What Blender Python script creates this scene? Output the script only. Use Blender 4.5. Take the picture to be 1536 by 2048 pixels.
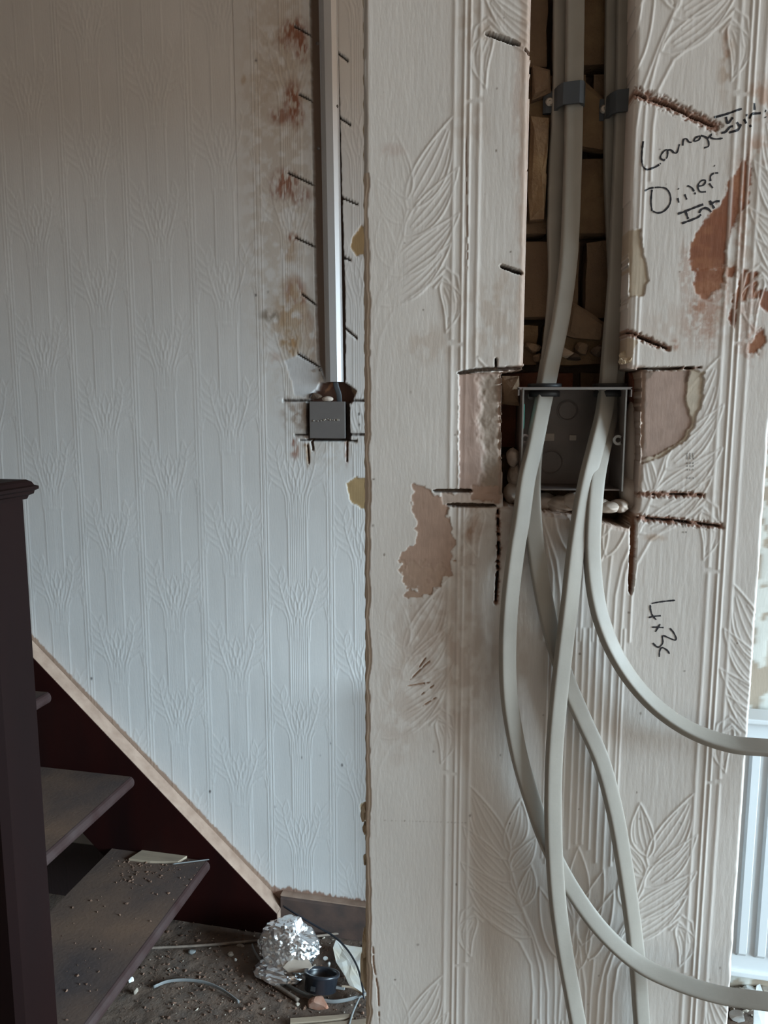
import bpy, bmesh, math, random
import numpy as np
from mathutils import Matrix, Vector

for _o in list(bpy.data.objects): bpy.data.objects.remove(_o, do_unlink=True)
SC = bpy.context.scene
COL = SC.collection
rad = math.radians

# ------------------------------------------------------------------ camera
FPX = 1530.0                                   # focal length in pixels of the 1536 x 2048 frame
CAM = np.array([0.0, -0.53, 1.45]); YAW = rad(4); PITCH = rad(8)
FW = np.array([-math.sin(YAW)*math.cos(PITCH), math.cos(YAW)*math.cos(PITCH), -math.sin(PITCH)])
RT = np.array([math.cos(YAW), math.sin(YAW), 0.0]); UP = np.cross(RT, FW)
cd = bpy.data.cameras.new('camera'); cd.sensor_fit = 'HORIZONTAL'; cd.sensor_width = 36.0
cd.lens = 36.0*FPX/1536.0; cd.clip_start = 0.02; cd.clip_end = 50
cam = bpy.data.objects.new('camera', cd); COL.objects.link(cam)
cam.matrix_world = Matrix(((RT[0], UP[0], -FW[0], CAM[0]), (RT[1], UP[1], -FW[1], CAM[1]), (RT[2], UP[2], -FW[2], CAM[2]), (0, 0, 0, 1)))
SC.camera = cam
# ------------------------------------------------------------------ world, daylight, exposure
w = bpy.data.worlds.new('world'); SC.world = w; w.use_nodes = True
# overcast sky above the horizon, dull ground outside below it; it reaches the room only through the window opening
_nt = w.node_tree; _bg = _nt.nodes['Background']; _bg.inputs[1].default_value = 20.0
_tc = _nt.nodes.new('ShaderNodeTexCoord'); _sp = _nt.nodes.new('ShaderNodeSeparateXYZ'); _cr = _nt.nodes.new('ShaderNodeValToRGB')
_nt.links.new(_tc.outputs['Generated'], _sp.inputs[0]); _nt.links.new(_sp.outputs['Z'], _cr.inputs[0]); _nt.links.new(_cr.outputs[0], _bg.inputs[0])
_cr.color_ramp.elements[0].position = 0.0; _cr.color_ramp.elements[0].color = (.115, .085, .06, 1)
_cr.color_ramp.elements[1].position = 0.02; _cr.color_ramp.elements[1].color = (.64, .86, 1.0, 1)
def window_portal(name, loc, rot, sx, sy):
    l = bpy.data.lights.new(name, 'AREA'); l.shape = 'RECTANGLE'; l.size = sx; l.size_y = sy; l.cycles.is_portal = True
    o = bpy.data.objects.new(name, l); COL.objects.link(o); o.location = loc; o.rotation_euler = rot
    return o
XR = 4.0                                                 # right-hand wall of the room
WSY0, WSY1, WSZ0, WSZ1 = -2.0, .40, .60, 2.25           # its large window opening
window_portal('side_window_portal', (XR-.01, (WSY0+WSY1)/2, (WSZ0+WSZ1)/2), (0, rad(90), 0), WSZ1-WSZ0, WSY1-WSY0)
SC.view_settings.view_transform = 'Standard'; SC.view_settings.look = 'None'
SC.view_settings.gamma = 1.0; SC.view_settings.use_curve_mapping = False
SC.view_settings.exposure = 1.5
SC.cycles.use_denoising = True

# ------------------------------------------------------------------ frames and measurement helpers
def ray(x, y): return FW + RT*(x-768)/FPX + UP*(1024-y)/FPX
def hit(x, y, p, n):
    d = ray(x, y); t = np.dot(np.asarray(p)-CAM, n)/np.dot(d, n); return CAM + d*t
NY = np.array([0., 1., 0.])
def near(x, y, d=0.0): return hit(x, y, (0, d, 0), NY)               # point on a plane parallel to the pier face, d metres behind it
AF = rad(8); RF = np.array([math.cos(AF), -math.sin(AF), 0]); NF = np.array([math.sin(AF), math.cos(AF), 0])
_d = ray(650, 809); _d = _d/np.linalg.norm(_d[:2]); OF = CAM + _d*1.95; OF[2] = 0
def far(x, y, d=0.0):                                                # the same in the back wall's own frame (x along it, y into it)
    q = hit(x, y, OF+NF*d, NF); return np.array([np.dot(q-OF, RF), d, q[2]])
def tolf(q): q = np.asarray(q); return np.array([np.dot(q-OF, RF), np.dot(q-OF, NF), q[2]])
def ground(x, y, z=0.0): return tolf(hit(x, y, (0, 0, z), np.array([0, 0, 1.])))
WF = Matrix.Identity(4)
FF = Matrix.Translation(Vector(OF)) @ Matrix.Rotation(-AF, 4, 'Z')   # back wall frame -> world
FFn = np.array(FF)
def project(P):
    v = P-CAM; z = v@FW; return 768+FPX*(v@RT)/z, 1024-FPX*(v@UP)/z

# ------------------------------------------------------------------ noise (numpy)
def _hash(i, j, k, s):
    n = (i.astype(np.int64)*374761393 + j.astype(np.int64)*668265263 + k.astype(np.int64)*2147483647 + s*1274126177) & 0x7fffffff
    n = ((n ^ (n >> 13))*1274126177) & 0x7fffffff
    n = ((n ^ (n >> 16))*668265263) & 0x7fffffff
    return ((n ^ (n >> 15)) & 0xffff)/65535.0
def vnoise(x, y, s=0):
    x = np.asarray(x, float); y = np.asarray(y, float)
    i = np.floor(x); j = np.floor(y); u = x-i; v = y-j
    u = u*u*(3-2*u); v = v*v*(3-2*v); k = np.zeros_like(i)
    return (_hash(i, j, k, s)*(1-u)+_hash(i+1, j, k, s)*u)*(1-v) + (_hash(i, j+1, k, s)*(1-u)+_hash(i+1, j+1, k, s)*u)*v
def fbm(x, y, s=0, o=3):
    r = 0; a = 0.5; t = 0
    for q in range(o):
        r = r + a*vnoise(x, y, s+q); t += a; a *= .5; x = x*2.03; y = y*2.03
    return r/t
def noise3(P, s=0):
    return (vnoise(P[:, 0]+P[:, 2]*.37, P[:, 1]-P[:, 2]*.61, s)+vnoise(P[:, 1]*1.1+7, P[:, 2]*1.1+P[:, 0]*.43, s+5)+vnoise(P[:, 2]+3, P[:, 0]*.97-P[:, 1]*.3, s+9))/3
def sstep(a, b, x): t = np.clip((x-a)/(b-a), 0, 1); return t*t*(3-2*t)

# ------------------------------------------------------------------ materials
def mat(name, color=(.5, .5, .5), rough=.6, metal=0.0, var=0.0, vscale=20, color2=None, bump=0.0, bscale=60, attr=None, stretch=(1, 1, 1), spec=None):
    m = bpy.data.materials.new(name); m.use_nodes = True; nt = m.node_tree; b = nt.nodes['Principled BSDF']
    b.inputs['Roughness'].default_value = rough; b.inputs['Metallic'].default_value = metal
    if spec is not None: b.inputs['Specular IOR Level'].default_value = spec
    tc = nt.nodes.new('ShaderNodeTexCoord'); mp = nt.nodes.new('ShaderNodeMapping'); mp.inputs['Scale'].default_value = stretch
    nt.links.new(tc.outputs['Object'], mp.inputs['Vector'])
    src = None
    if attr:
        a = nt.nodes.new('ShaderNodeAttribute'); a.attribute_name = attr; src = a.outputs['Color']
    if var > 0:
        n = nt.nodes.new('ShaderNodeTexNoise'); n.inputs['Scale'].default_value = vscale; n.inputs['Detail'].default_value = 6
        nt.links.new(mp.outputs[0], n.inputs['Vector'])
        r = nt.nodes.new('ShaderNodeMapRange'); r.inputs['From Min'].default_value = .3; r.inputs['From Max'].default_value = .7
        nt.links.new(n.outputs['Fac'], r.inputs['Value'])
        mx = nt.nodes.new('ShaderNodeMix'); mx.data_type = 'RGBA'
        c2 = color2 or tuple(c*(1-var) for c in color)
        mx.inputs['A'].default_value = (*color, 1); mx.inputs['B'].default_value = (*c2, 1)
        if src:
            mx.blend_type = 'MULTIPLY'; mx.inputs['B'].default_value = (1-var, 1-var, 1-var, 1); nt.links.new(src, mx.inputs['A'])
        nt.links.new(r.outputs[0], mx.inputs['Factor']); src = mx.outputs['Result']
    if src: nt.links.new(src, b.inputs['Base Color'])
    else: b.inputs['Base Color'].default_value = (*color, 1)
    if bump > 0:
        n2 = nt.nodes.new('ShaderNodeTexNoise'); n2.inputs['Scale'].default_value = bscale; n2.inputs['Detail'].default_value = 4
        nt.links.new(mp.outputs[0], n2.inputs['Vector'])
        bp = nt.nodes.new('ShaderNodeBump'); bp.inputs['Strength'].default_value = bump; bp.inputs['Distance'].default_value = .002
        nt.links.new(n2.outputs['Fac'], bp.inputs['Height']); nt.links.new(bp.outputs[0], b.inputs['Normal'])
    return m
M = {}
M['paper_near'] = mat('embossed_paper_near', attr='Col', rough=.62, var=.06, vscale=60, bump=.10, bscale=420, stretch=(1, 1, .22))
M['paper_far'] = mat('embossed_paper_far', attr='Col', rough=.6, var=.05, vscale=30, bump=.12, bscale=250, stretch=(1, 1, .2))
M['plaster'] = mat('bare_plaster', (.36, .25, .18), .9, var=.5, vscale=45, color2=(.46, .36, .27), bump=.6, bscale=180)
M['cream_plaster'] = mat('cream_plaster', (.58, .50, .38), .9, var=.4, vscale=60, color2=(.42, .31, .2), bump=.6, bscale=200)
M['mortar'] = mat('mortar', (.13, .085, .058), .95, var=.5, vscale=50, bump=.8, bscale=200)
M['brick_yellow'] = mat('brick_yellow', (.24, .155, .08), .95, var=.5, vscale=40, color2=(.14, .08, .045), bump=.8, bscale=250)
M['brick_brown'] = mat('brick_brown', (.16, .10, .062), .95, var=.5, vscale=35, color2=(.21, .135, .08), bump=.8, bscale=250)
M['brick_red'] = mat('brick_red', (.26, .09, .05), .95, var=.5, vscale=35, color2=(.16, .07, .045), bump=.8, bscale=250)
M['foam'] = mat('filler_foam', (.60, .52, .45), .6, var=.25, vscale=40, color2=(.5, .42, .36), bump=.3, bscale=150)
M['ink'] = mat('black_marker', (.012, .011, .016), .5)
M['ink_faint'] = mat('faint_grey_print', (.30, .28, .26), .7)
M['cable'] = mat('grey_cable_sheath', (.33, .30, .262), .5, spec=.25, var=.16, vscale=25, bump=.05, bscale=200)
M['clip'] = mat('grey_plastic_clip', (.075, .083, .093), .5, spec=.3, var=.1, vscale=60)
M['screw'] = mat('zinc_screw', (.62, .60, .56), .35, metal=.9)
M['galv'] = mat('galvanised_steel', (.25, .21, .195), .55, metal=.25, var=.35, vscale=40, color2=(.17, .145, .135))
M['galv_edge'] = mat('steel_edge', (.24, .23, .22), .45, metal=.6)
M['rubber'] = mat('black_rubber', (.022, .022, .024), .55)
M['green'] = mat('green_plastic', (.06, .30, .24), .5)
M['capping'] = mat('pvc_steel_capping', (.56, .57, .59), .5, metal=.25, var=.12, vscale=12, stretch=(1, 1, .1))
M['boxgrey'] = mat('grey_plastic_box', (.16, .148, .145), .45, var=.1, vscale=40)
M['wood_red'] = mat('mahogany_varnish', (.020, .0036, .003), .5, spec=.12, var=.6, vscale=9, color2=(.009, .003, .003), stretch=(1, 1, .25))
M['wood_red_newel'] = mat('mahogany_varnish_newel', (.0115, .0040, .0036), .55, spec=.10, var=.5, vscale=6, color2=(.007, .003, .003), stretch=(1, 1, .2))  # the newel's own varnish, slightly darker than the strings
M['edge_dust'] = mat('dusty_bare_timber_edge', (.36, .25, .19), .85, var=.4, vscale=30, color2=(.26, .17, .125), bump=.4, bscale=120)
M['riser'] = mat('dusty_riser_board', (.030, .011, .010), .6, var=1, vscale=5, color2=(.12, .10, .09))
M['skirt'] = mat('brown_skirting_paint', (.115, .07, .055), .7, var=.5, vscale=25, color2=(.06, .042, .038), bump=.3)
M['rock_dust'] = mat('floor_dirt', (.17, .118, .09), .95, spec=.1, var=.6, vscale=22, color2=(.10, .078, .066), bump=.8, bscale=160)
M['crumb'] = mat('brick_crumbs', (.22, .125, .085), .95, var=.5, vscale=80)
M['crumb_pale'] = mat('plaster_crumbs', (.46, .39, .32), .95, var=.4, vscale=80)
M['wood_pale'] = mat('sawn_timber', (.36, .28, .20), .85, var=.4, vscale=40, color2=(.25, .19, .14), stretch=(.15, 1, 1), bump=.4, bscale=150)
M['wood_grey'] = mat('weathered_timber', (.26, .20, .16), .9, var=.4, vscale=50, bump=.4, bscale=150)
M['foil'] = mat('aluminium_foil', (.90, .91, .93), .32, metal=1.0)
M['card'] = mat('brown_card', (.40, .32, .26), .85, var=.2, vscale=30)
M['black_plastic'] = mat('black_plastic', (.016, .018, .024), .32)
M['white_paper'] = mat('white_paper', (.72, .72, .70), .8, var=.2, vscale=20, color2=(.62, .55, .44))
M['trunk'] = mat('grey_offcut', (.23, .235, .235), .5, var=.2, vscale=30)
M['brick_chip'] = mat('brick_chip', (.42, .27, .21), .95, var=.6, vscale=40, color2=(.35, .14, .08))
M['radiator'] = mat('white_enamel', (.67, .68, .685), .38)
M['white_flake'] = mat('white_plaster_flake', (.78, .78, .76), .85, var=.2, vscale=40)
M['shell'] = mat('dull_room_paint', (.42, .34, .28), .9, var=.2, vscale=3)
M['nail'] = mat('dark_nail', (.09, .08, .075), .6)

# ------------------------------------------------------------------ object helpers
MW = {}
def link(name, me, mw, parent=None):
    o = bpy.data.objects.new(name, me); COL.objects.link(o)
    if parent is not None:
        o.parent = parent; o.matrix_basis = MW[parent].inverted() @ mw
    else: o.matrix_world = mw
    MW[o] = mw; return o
def tag(o, label=None, cat=None, group=None, kind=None):
    if label: o['label'] = label
    if cat: o['category'] = cat
    if group: o['group'] = group
    if kind: o['kind'] = kind
    return o
def empty(name, p, frame=WF):
    o = link(name, None, frame @ Matrix.Translation(Vector([float(c) for c in p]))); o.empty_display_size = .05; return o
def mesh(V, F, m, smooth=False, uvs=None):
    me = bpy.data.meshes.new('m'); V = np.asarray(V, float)
    me.from_pydata([tuple(map(float, v)) for v in V], [], [tuple(int(i) for i in f) for f in F]); me.update()
    for q in (m if isinstance(m, list) else [m]): me.materials.append(M[q] if isinstance(q, str) else q)
    if smooth:
        for p in me.polygons: p.use_smooth = True
    return me
def obj(name, V, F, m, parent=None, frame=WF, smooth=False):
    """one mesh object; V is given in `frame`; its origin sits at the middle of its base"""
    V = np.asarray(V, float); b = np.array([V[:, 0].mean(), V[:, 1].mean(), V[:, 2].min()])
    me = mesh(V-b, F, m, smooth); me.name = name
    return link(name, me, frame @ Matrix.Translation(Vector(b)), parent)
class MB:
    def __init__(s): s.V = []; s.F = []
    def add(s, V, F):
        n = len(s.V); s.V += [tuple(v) for v in V]; s.F += [tuple(i+n for i in f) for f in F]; return s
    def box(s, a, b):
        x0, y0, z0 = a; x1, y1, z1 = b
        return s.add([(x0, y0, z0), (x1, y0, z0), (x1, y1, z0), (x0, y1, z0), (x0, y0, z1), (x1, y0, z1), (x1, y1, z1), (x0, y1, z1)],
                     [(3, 2, 1, 0), (4, 5, 6, 7), (0, 1, 5, 4), (1, 2, 6, 5), (2, 3, 7, 6), (3, 0, 4, 7)])
    def prism(s, poly, axis, a, b):
        """poly of (u,v) swept between a and b along axis"""
        n = len(poly)
        def P(u, v, t): return (t, u, v) if axis == 0 else (u, t, v) if axis == 1 else (u, v, t)
        V = [P(u, v, a) for u, v in poly]+[P(u, v, b) for u, v in poly]
        F = [tuple(range(n))[::-1], tuple(range(n, 2*n))]+[(i, (i+1) % n, (i+1) % n+n, i+n) for i in range(n)]
        return s.add(V, F)
    def lathe(s, prof, c, axis=2, n=24, cap=True):
        V = []; F = []; k = len(prof)
        for i in range(n):
            a = 2*math.pi*i/n
            for r, h in prof:
                p = [r*math.cos(a), r*math.sin(a), h]
                if axis == 1: p = [p[0], p[2], p[1]]
                if axis == 0: p = [p[2], p[0], p[1]]
                V.append((p[0]+c[0], p[1]+c[1], p[2]+c[2]))
        for i in range(n):
            j = (i+1) % n
            for q in range(k-1): F.append((i*k+q, j*k+q, j*k+q+1, i*k+q+1))
        if cap:
            F.append(tuple(i*k for i in range(n))[::-1]); F.append(tuple(i*k+k-1 for i in range(n)))
        return s.add(V, F)
    def obj(s, name, m, parent=None, frame=WF, smooth=False, bevel=0):
        o = obj(name, s.V, s.F, m, parent, frame, smooth)
        bm = bmesh.new(); bm.from_mesh(o.data); bmesh.ops.recalc_face_normals(bm, faces=bm.faces[:])
        if bevel > 0: bmesh.ops.bevel(bm, geom=bm.edges[:], offset=bevel, segments=2, affect='EDGES', profile=.6)
        bm.to_mesh(o.data); bm.free(); return o
def catmull(P, n=12):
    P = np.asarray(P, float); P = np.vstack([2*P[0]-P[1], P, 2*P[-1]-P[-2]]); out = []
    for i in range(1, len(P)-2):
        for t in np.arange(n)/n:
            a, b, c, d = P[i-1:i+3]
            out.append(.5*((2*b)+(c-a)*t+(2*a-5*b+4*c-d)*t*t+(3*b-a-3*c+d)*t**3))
    out.append(P[-2]); return np.array(out)
def sweep(P, sec, side=None, roll=None):
    """sweep a section (u,v) along P. u runs along `side` (a vector per point or one hint), v along the other normal"""
    P = np.asarray(P, float); N = len(P); T = np.gradient(P, axis=0); T /= np.linalg.norm(T, axis=1)[:, None]+1e-12
    V = []; k = len(sec); hint = np.array([0, 1, 0.]) if side is None else np.asarray(side, float)
    for i in range(N):
        h = hint if hint.ndim == 1 else hint[i]
        W = np.cross(T[i], h); W /= np.linalg.norm(W)+1e-12; Nn = np.cross(W, T[i])
        if roll is not None:
            c, s_ = math.cos(roll[i]), math.sin(roll[i]); W, Nn = W*c+Nn*s_, Nn*c-W*s_
        for u, v in sec: V.append(P[i]+W*u+Nn*v)
    F = [(i*k+j, i*k+(j+1) % k, (i+1)*k+(j+1) % k, (i+1)*k+j) for i in range(N-1) for j in range(k)]
    F += [tuple(range(k))[::-1], tuple((N-1)*k+j for j in range(k))]
    return np.array(V), F
def rsec(w, h, n=5, p=3.2):
    a = np.linspace(0, 2*np.pi, 4*n, endpoint=False)
    return [(w/2*np.sign(math.cos(t))*abs(math.cos(t))**(2/p), h/2*np.sign(math.sin(t))*abs(math.sin(t))**(2/p)) for t in a]
def ico(sub):
    bm = bmesh.new(); bmesh.ops.create_icosphere(bm, subdivisions=sub, radius=1.0)
    V = np.array([v.co[:] for v in bm.verts]); F = [tuple(v.index for v in f.verts) for f in bm.faces]; bm.free(); return V, F
ICO = {s: ico(s) for s in (1, 2, 3, 4, 5)}
def chunk(name, c, size, m, seed, parent=None, frame=WF, sub=2, amp=.35, freq=1.6, rot=0, cuts=5, smooth=False):
    V, F = ICO[sub]; V = V.copy(); rs = np.random.RandomState(seed)
    for _ in range(cuts):                                        # flat broken faces
        n = rs.normal(size=3); n /= np.linalg.norm(n); d = rs.uniform(.45, .8); t = V@n-d; V = V-np.outer(np.clip(t, 0, None), n)
    V *= (1+amp*(noise3(V*freq+seed*3.1, seed)-.5))[:, None]
    V = V*np.array(size)/2; c_, s_ = math.cos(rot), math.sin(rot)
    V = np.stack([V[:, 0]*c_-V[:, 1]*s_, V[:, 0]*s_+V[:, 1]*c_, V[:, 2]], 1)
    V[:, 2] -= V[:, 2].min() if parent is None else 0
    return obj(name, V+np.asarray(c), F, m, parent, frame, smooth)
def struct(o): o['kind'] = 'structure'; return o

# ------------------------------------------------------------------ wallpaper pattern (one cell, relief in metres)
CW, CH, CR = 0.178, 0.308, 0.0004
NU, NV = int(round(CW/CR)), int(round(CH/CR))
CELL = np.zeros((NV, NU)); PXM, PYM = 489/0.178, 2466.0                       # measured on the pier: pixels per metre
def _stroke(pts, h, s, grow=None):
    """relief ridge along a polyline, cell pixels (dx from the middle, dy down from the leaf tips)"""
    P = np.array([((p[0]/PXM+CW/2)/CR, (-p[1]/PYM)/CR) for p in pts]); sg = s/CR; R = int(3*sg)+2
    for (a, b) in zip(P[:-1], P[1:]):
        x0, x1 = int(min(a[0], b[0]))-R, int(max(a[0], b[0]))+R; y0, y1 = int(min(a[1], b[1]))-R, int(max(a[1], b[1]))+R
        X, Y = np.meshgrid(np.arange(x0, x1+1), np.arange(y0, y1+1)); d = b-a; L = d@d+1e-9
        t = np.clip(((X-a[0])*d[0]+(Y-a[1])*d[1])/L, 0, 1); D2 = (X-a[0]-t*d[0])**2+(Y-a[1]-t*d[1])**2
        g = h*np.exp(-D2/(sg*sg)); yi = Y % NV; xi = np.clip(X, 0, NU-1)
        ok = (X >= 0) & (X < NU)
        CELL[yi[ok], xi[ok]] = np.maximum(CELL[yi[ok], xi[ok]], g[ok])
def _leaf(base, tip, wd, bend, veins=4, mirror=True, h=.0007):
    base = np.array(base, float); tip = np.array(tip, float)
    for sx in ((1, -1) if mirror else (1,)):
        b = base*[sx, 1]; t = tip*[sx, 1]; ax = t-b; L = np.linalg.norm(ax); nn = np.array([-ax[1], ax[0]])/L*sx
        T = np.linspace(0, 1, 15); mid = b[None]+ax[None]*T[:, None]+nn[None]*(bend*np.sin(np.pi*T))[:, None]
        W = wd/2*np.sin(np.pi*T**.75)**.9
        for sgn in (-1, 1): _stroke(mid+nn*(sgn*W)[:, None], h, .0008)
        for q in range(veins):
            f = (q+.5)/veins*2-1; k = slice(2, 13) if abs(f) < .6 else slice(4, 11)
            _stroke((mid+nn*(f*W*.95)[:, None])[k], h*.6, .0006)
for a in [((-139, 138), (-220, -4), 58, -8), ((-133, 181), (-231, 75), 46, -6), ((-106, 241), (-234, 146), 46, -8), ((-90, 290), (-220, 192), 40, -10),
          ((-139, 121), (-117, 18), 44, 6), ((-133, 160), (-85, 91), 34, 4), ((-112, 230), (-93, 146), 34, 5), ((-204, 252), (-212, 334), 36, 16)]:
    _leaf(*a)
for sx in (1, -1):
    for ln in ([(-139, 138), (-122, 190), (-106, 241), (-85, 295), (-68, 361), (-65, 480)], [(-188, 252), (-150, 275), (-112, 301), (-88, 345), (-82, 400), (-82, 480)],
               [(-133, 181), (-110, 230), (-90, 270), (-62, 340), (-52, 400), (-50, 480)], [(-188, 252), (-210, 232), (-232, 245), (-238, 275)], [(-190, 262), (-206, 246), (-222, 258), (-228, 285)]):
        _stroke([(x*sx, y) for x, y in ln], .0007, .0010)
    for dx, y1 in ((72, 130), (65, 140), (50, 150), (35, 135), (20, 110), (6, 100)):
        _stroke([(dx*sx, -300), (dx*sx, y1)], .00075, .0010)
    for dx in (244-22, 244+22-44): _stroke([(dx*sx, -400), (dx*sx, 420)], .0007, .0014)
    _stroke([((244-4.5)*sx, -400), ((244-4.5)*sx, 420)], .0010, .0009)
    for ln in ([(8, 300), (25, 390), (28, 480)], [(10, 320), (12, 480)], [(40, 330), (36, 400), (36, 480)]): _stroke([(x*sx, y) for x, y in ln], .0006, .0010)
for b, t, wd in (((0, 250), (0, 108), 46), ((-14, 300), (-52, 150), 44), ((-30, 330), (-74, 190), 40), ((-10, 350), (-22, 215), 36)): _leaf(b, t, wd, 2, veins=0, mirror=b[0] != 0, h=.0008)
CELLB = CELL.copy()
for _ in range(3): CELLB = (CELLB+np.roll(CELLB, 2, 0)+np.roll(CELLB, -2, 0)+np.roll(CELLB, 2, 1)+np.roll(CELLB, -2, 1))/5
def paper(cell, X, Z, x0, z0, par=0, ch=CH):
    """relief at wall coordinates; cell column 0 is centred on x0 with leaf tips at z0; every other column drops by half"""
    u = (X-x0)/CW+.5; c = np.floor(u); fu = (u-c)*NU-.5
    fv = ((Z-z0)/ch+.5*((c+par) % 2)) % 1.0*NV
    i = np.clip(np.floor(fu).astype(int), 0, NU-1); j = np.floor(fv).astype(int) % NV; a = np.clip(fu-i, 0, 1); b = fv-np.floor(fv); i1 = np.minimum(i+1, NU-1); j1 = (j+1) % NV
    return (cell[j, i]*(1-a)+cell[j, i1]*a)*(1-b)+(cell[j1, i]*(1-a)+cell[j1, i1]*a)*b

# ------------------------------------------------------------------ relief walls
class Field:
    """a wall face on a grid: H = relief towards the room (metres), C = paint / dirt colour, hole = opening"""
    def __init__(s, xs, zs, frame):
        s.xs = xs; s.zs = zs; s.X, s.Z = np.meshgrid(xs, zs); s.H = np.zeros_like(s.X); s.C = np.zeros(s.X.shape+(3,)); s.hole = np.zeros(s.X.shape, bool); s.frame = frame
        fm = np.array(frame); P = np.stack([s.X, 0*s.X, s.Z], -1)@fm[:3, :3].T+fm[:3, 3]
        s.PX, s.PY = project(P)
    def win(s, x0, y0, x1, y1):
        m = (s.PX > x0) & (s.PX < x1) & (s.PY > y0) & (s.PY < y1); r = np.where(m.any(1))[0]; c = np.where(m.any(0))[0]
        if len(r) == 0 or len(c) == 0: return None
        return slice(r[0], r[-1]+1), slice(c[0], c[-1]+1)
    def sd(s, pts, pad=30):
        """signed distance (photo pixels, inside negative) to a polygon, with the window it was taken in"""
        P = np.array(pts, float); w_ = s.win(P[:, 0].min()-pad, P[:, 1].min()-pad, P[:, 0].max()+pad, P[:, 1].max()+pad)
        if w_ is None: return None, None
        x = s.PX[w_]; y = s.PY[w_]; D = np.full(x.shape, 1e9); ins = np.zeros(x.shape, bool)
        for a, b in zip(P, np.roll(P, -1, 0)):
            d = b-a; t = np.clip(((x-a[0])*d[0]+(y-a[1])*d[1])/(d@d+1e-9), 0, 1); D = np.minimum(D, (x-a[0]-t*d[0])**2+(y-a[1]-t*d[1])**2)
            c = (a[1] > y) != (b[1] > y); xi = a[0]+(y-a[1])*(b[0]-a[0])/(b[1]-a[1]+1e-12); ins ^= c & (x < xi)
        D = np.sqrt(D); return w_, np.where(ins, -D, D)
    def ld(s, pts, pad=40):
        P = np.array(pts, float); w_ = s.win(P[:, 0].min()-pad, P[:, 1].min()-pad, P[:, 0].max()+pad, P[:, 1].max()+pad)
        if w_ is None: return None, None, None
        x = s.PX[w_]; y = s.PY[w_]; D = np.full(x.shape, 1e9); TT = np.zeros(x.shape); n = len(P)-1
        for k, (a, b) in enumerate(zip(P[:-1], P[1:])):
            d = b-a; t = np.clip(((x-a[0])*d[0]+(y-a[1])*d[1])/(d@d+1e-9), 0, 1); d2 = (x-a[0]-t*d[0])**2+(y-a[1]-t*d[1])**2
            q = d2 < D; TT = np.where(q, (k+t)/n, TT); D = np.where(q, d2, D)
        return w_, np.sqrt(D), TT
    def nz(s, w_, sx, sy, seed, o=3): return fbm(s.PX[w_]/sx, s.PY[w_]/sy, seed, o)
    def blend(s, w_, c, k): s.C[w_] = s.C[w_]*(1-k[..., None])+np.array(c)*k[..., None]
    def patch(s, pts, c, soft=3, rag=10, rs=9, depth=0.0, ridge=0.0, op=1.0, c2=None, seed=1, holes=0.0):
        w_, D = s.sd(pts)
        if w_ is None: return
        D = D+(s.nz(w_, rs, rs, seed)-.5)*2*rag; k = 1-sstep(-soft/2, soft/2, D)
        if holes: k = k*sstep(holes-.08, holes+.08, s.nz(w_, 11, 14, seed+40)+np.clip(-D/60, 0, .3))
        if ridge: k = k*(1-ridge*sstep(.0001, .00036, s.E[w_]))
        cc = np.array(c)[None, None]*(1+.25*(s.nz(w_, 17, 17, seed+7)-.5)[..., None])
        if c2 is not None: t = sstep(.4, .65, s.nz(w_, 30, 22, seed+3))[..., None]; cc = cc*(1-t)+np.array(c2)*t
        k = k*op; s.C[w_] = s.C[w_]*(1-k[..., None])+cc*k[..., None]
        if depth: s.H[w_] = s.H[w_]*(1-.8*k)-depth*k
    def blob(s, x, y, rx, ry, c, op=.8, seed=0, sx=7, sy=18, rot=0):
        w_ = s.win(x-2.2*max(rx, ry), y-2.2*max(rx, ry), x+2.2*max(rx, ry), y+2.2*max(rx, ry))
        if w_ is None: return
        dx = s.PX[w_]-x; dy = s.PY[w_]-y; a, b = math.cos(rot), math.sin(rot); u = (dx*a+dy*b)/rx; v = (dy*a-dx*b)/ry
        k = np.clip(1.25-np.sqrt(u*u+v*v), 0, 1)*sstep(.28, .68, s.nz(w_, sx, sy, seed+11)); s.blend(w_, c, np.clip(k*op*1.5, 0, op))
    def slot(s, pts, wd, depth=.008, c=(.035, .022, .016), fringe=0, fc=(.27, .12, .07), gap=0.0, seed=3, taper=True):
        w_, D, T = s.ld(pts)
        if w_ is None: return
        e = (np.sqrt(np.clip(1-(2*T-1)**6, 0, 1)) if taper else 1.0)
        n = s.nz(w_, 5, 5, seed); hw = wd/2*e*(.75+.5*n)
        if fringe:
            k = 1-sstep(.35*fringe, fringe, D+(s.nz(w_, 4, 4, seed+5)-.5)*fringe*1.3); s.blend(w_, fc, k*.9); s.H[w_] -= .0012*k*n*2
        k = 1-sstep(hw-.7, hw+.7, D)
        if gap: k = k*sstep(gap-.05, gap+.05, s.nz(w_, 12, 12, seed+9, 2))
        s.blend(w_, c, k); s.H[w_] -= depth*k
    def build(s, name, m):
        nz, nx = s.X.shape; V = np.stack([s.X, -s.H, s.Z], -1).reshape(-1, 3)
        idx = np.arange(nz*nx).reshape(nz, nx); Q = np.stack([idx[:-1, :-1], idx[:-1, 1:], idx[1:, 1:], idx[1:, :-1]], -1).reshape(-1, 4)
        hm = (s.hole[:-1, :-1] & s.hole[:-1, 1:] & s.hole[1:, 1:] & s.hole[1:, :-1]).reshape(-1); Q = Q[~hm]
        me = bpy.data.meshes.new(name); me.vertices.add(len(V)); me.vertices.foreach_set('co', V.astype(np.float32).ravel())
        me.loops.add(Q.size); me.loops.foreach_set('vertex_index', Q.astype(np.int32).ravel())
        me.polygons.add(len(Q)); me.polygons.foreach_set('loop_start', np.arange(0, Q.size, 4, dtype=np.int32))
        try: me.polygons.foreach_set('loop_total', np.full(len(Q), 4, np.int32))
        except Exception: pass
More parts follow.
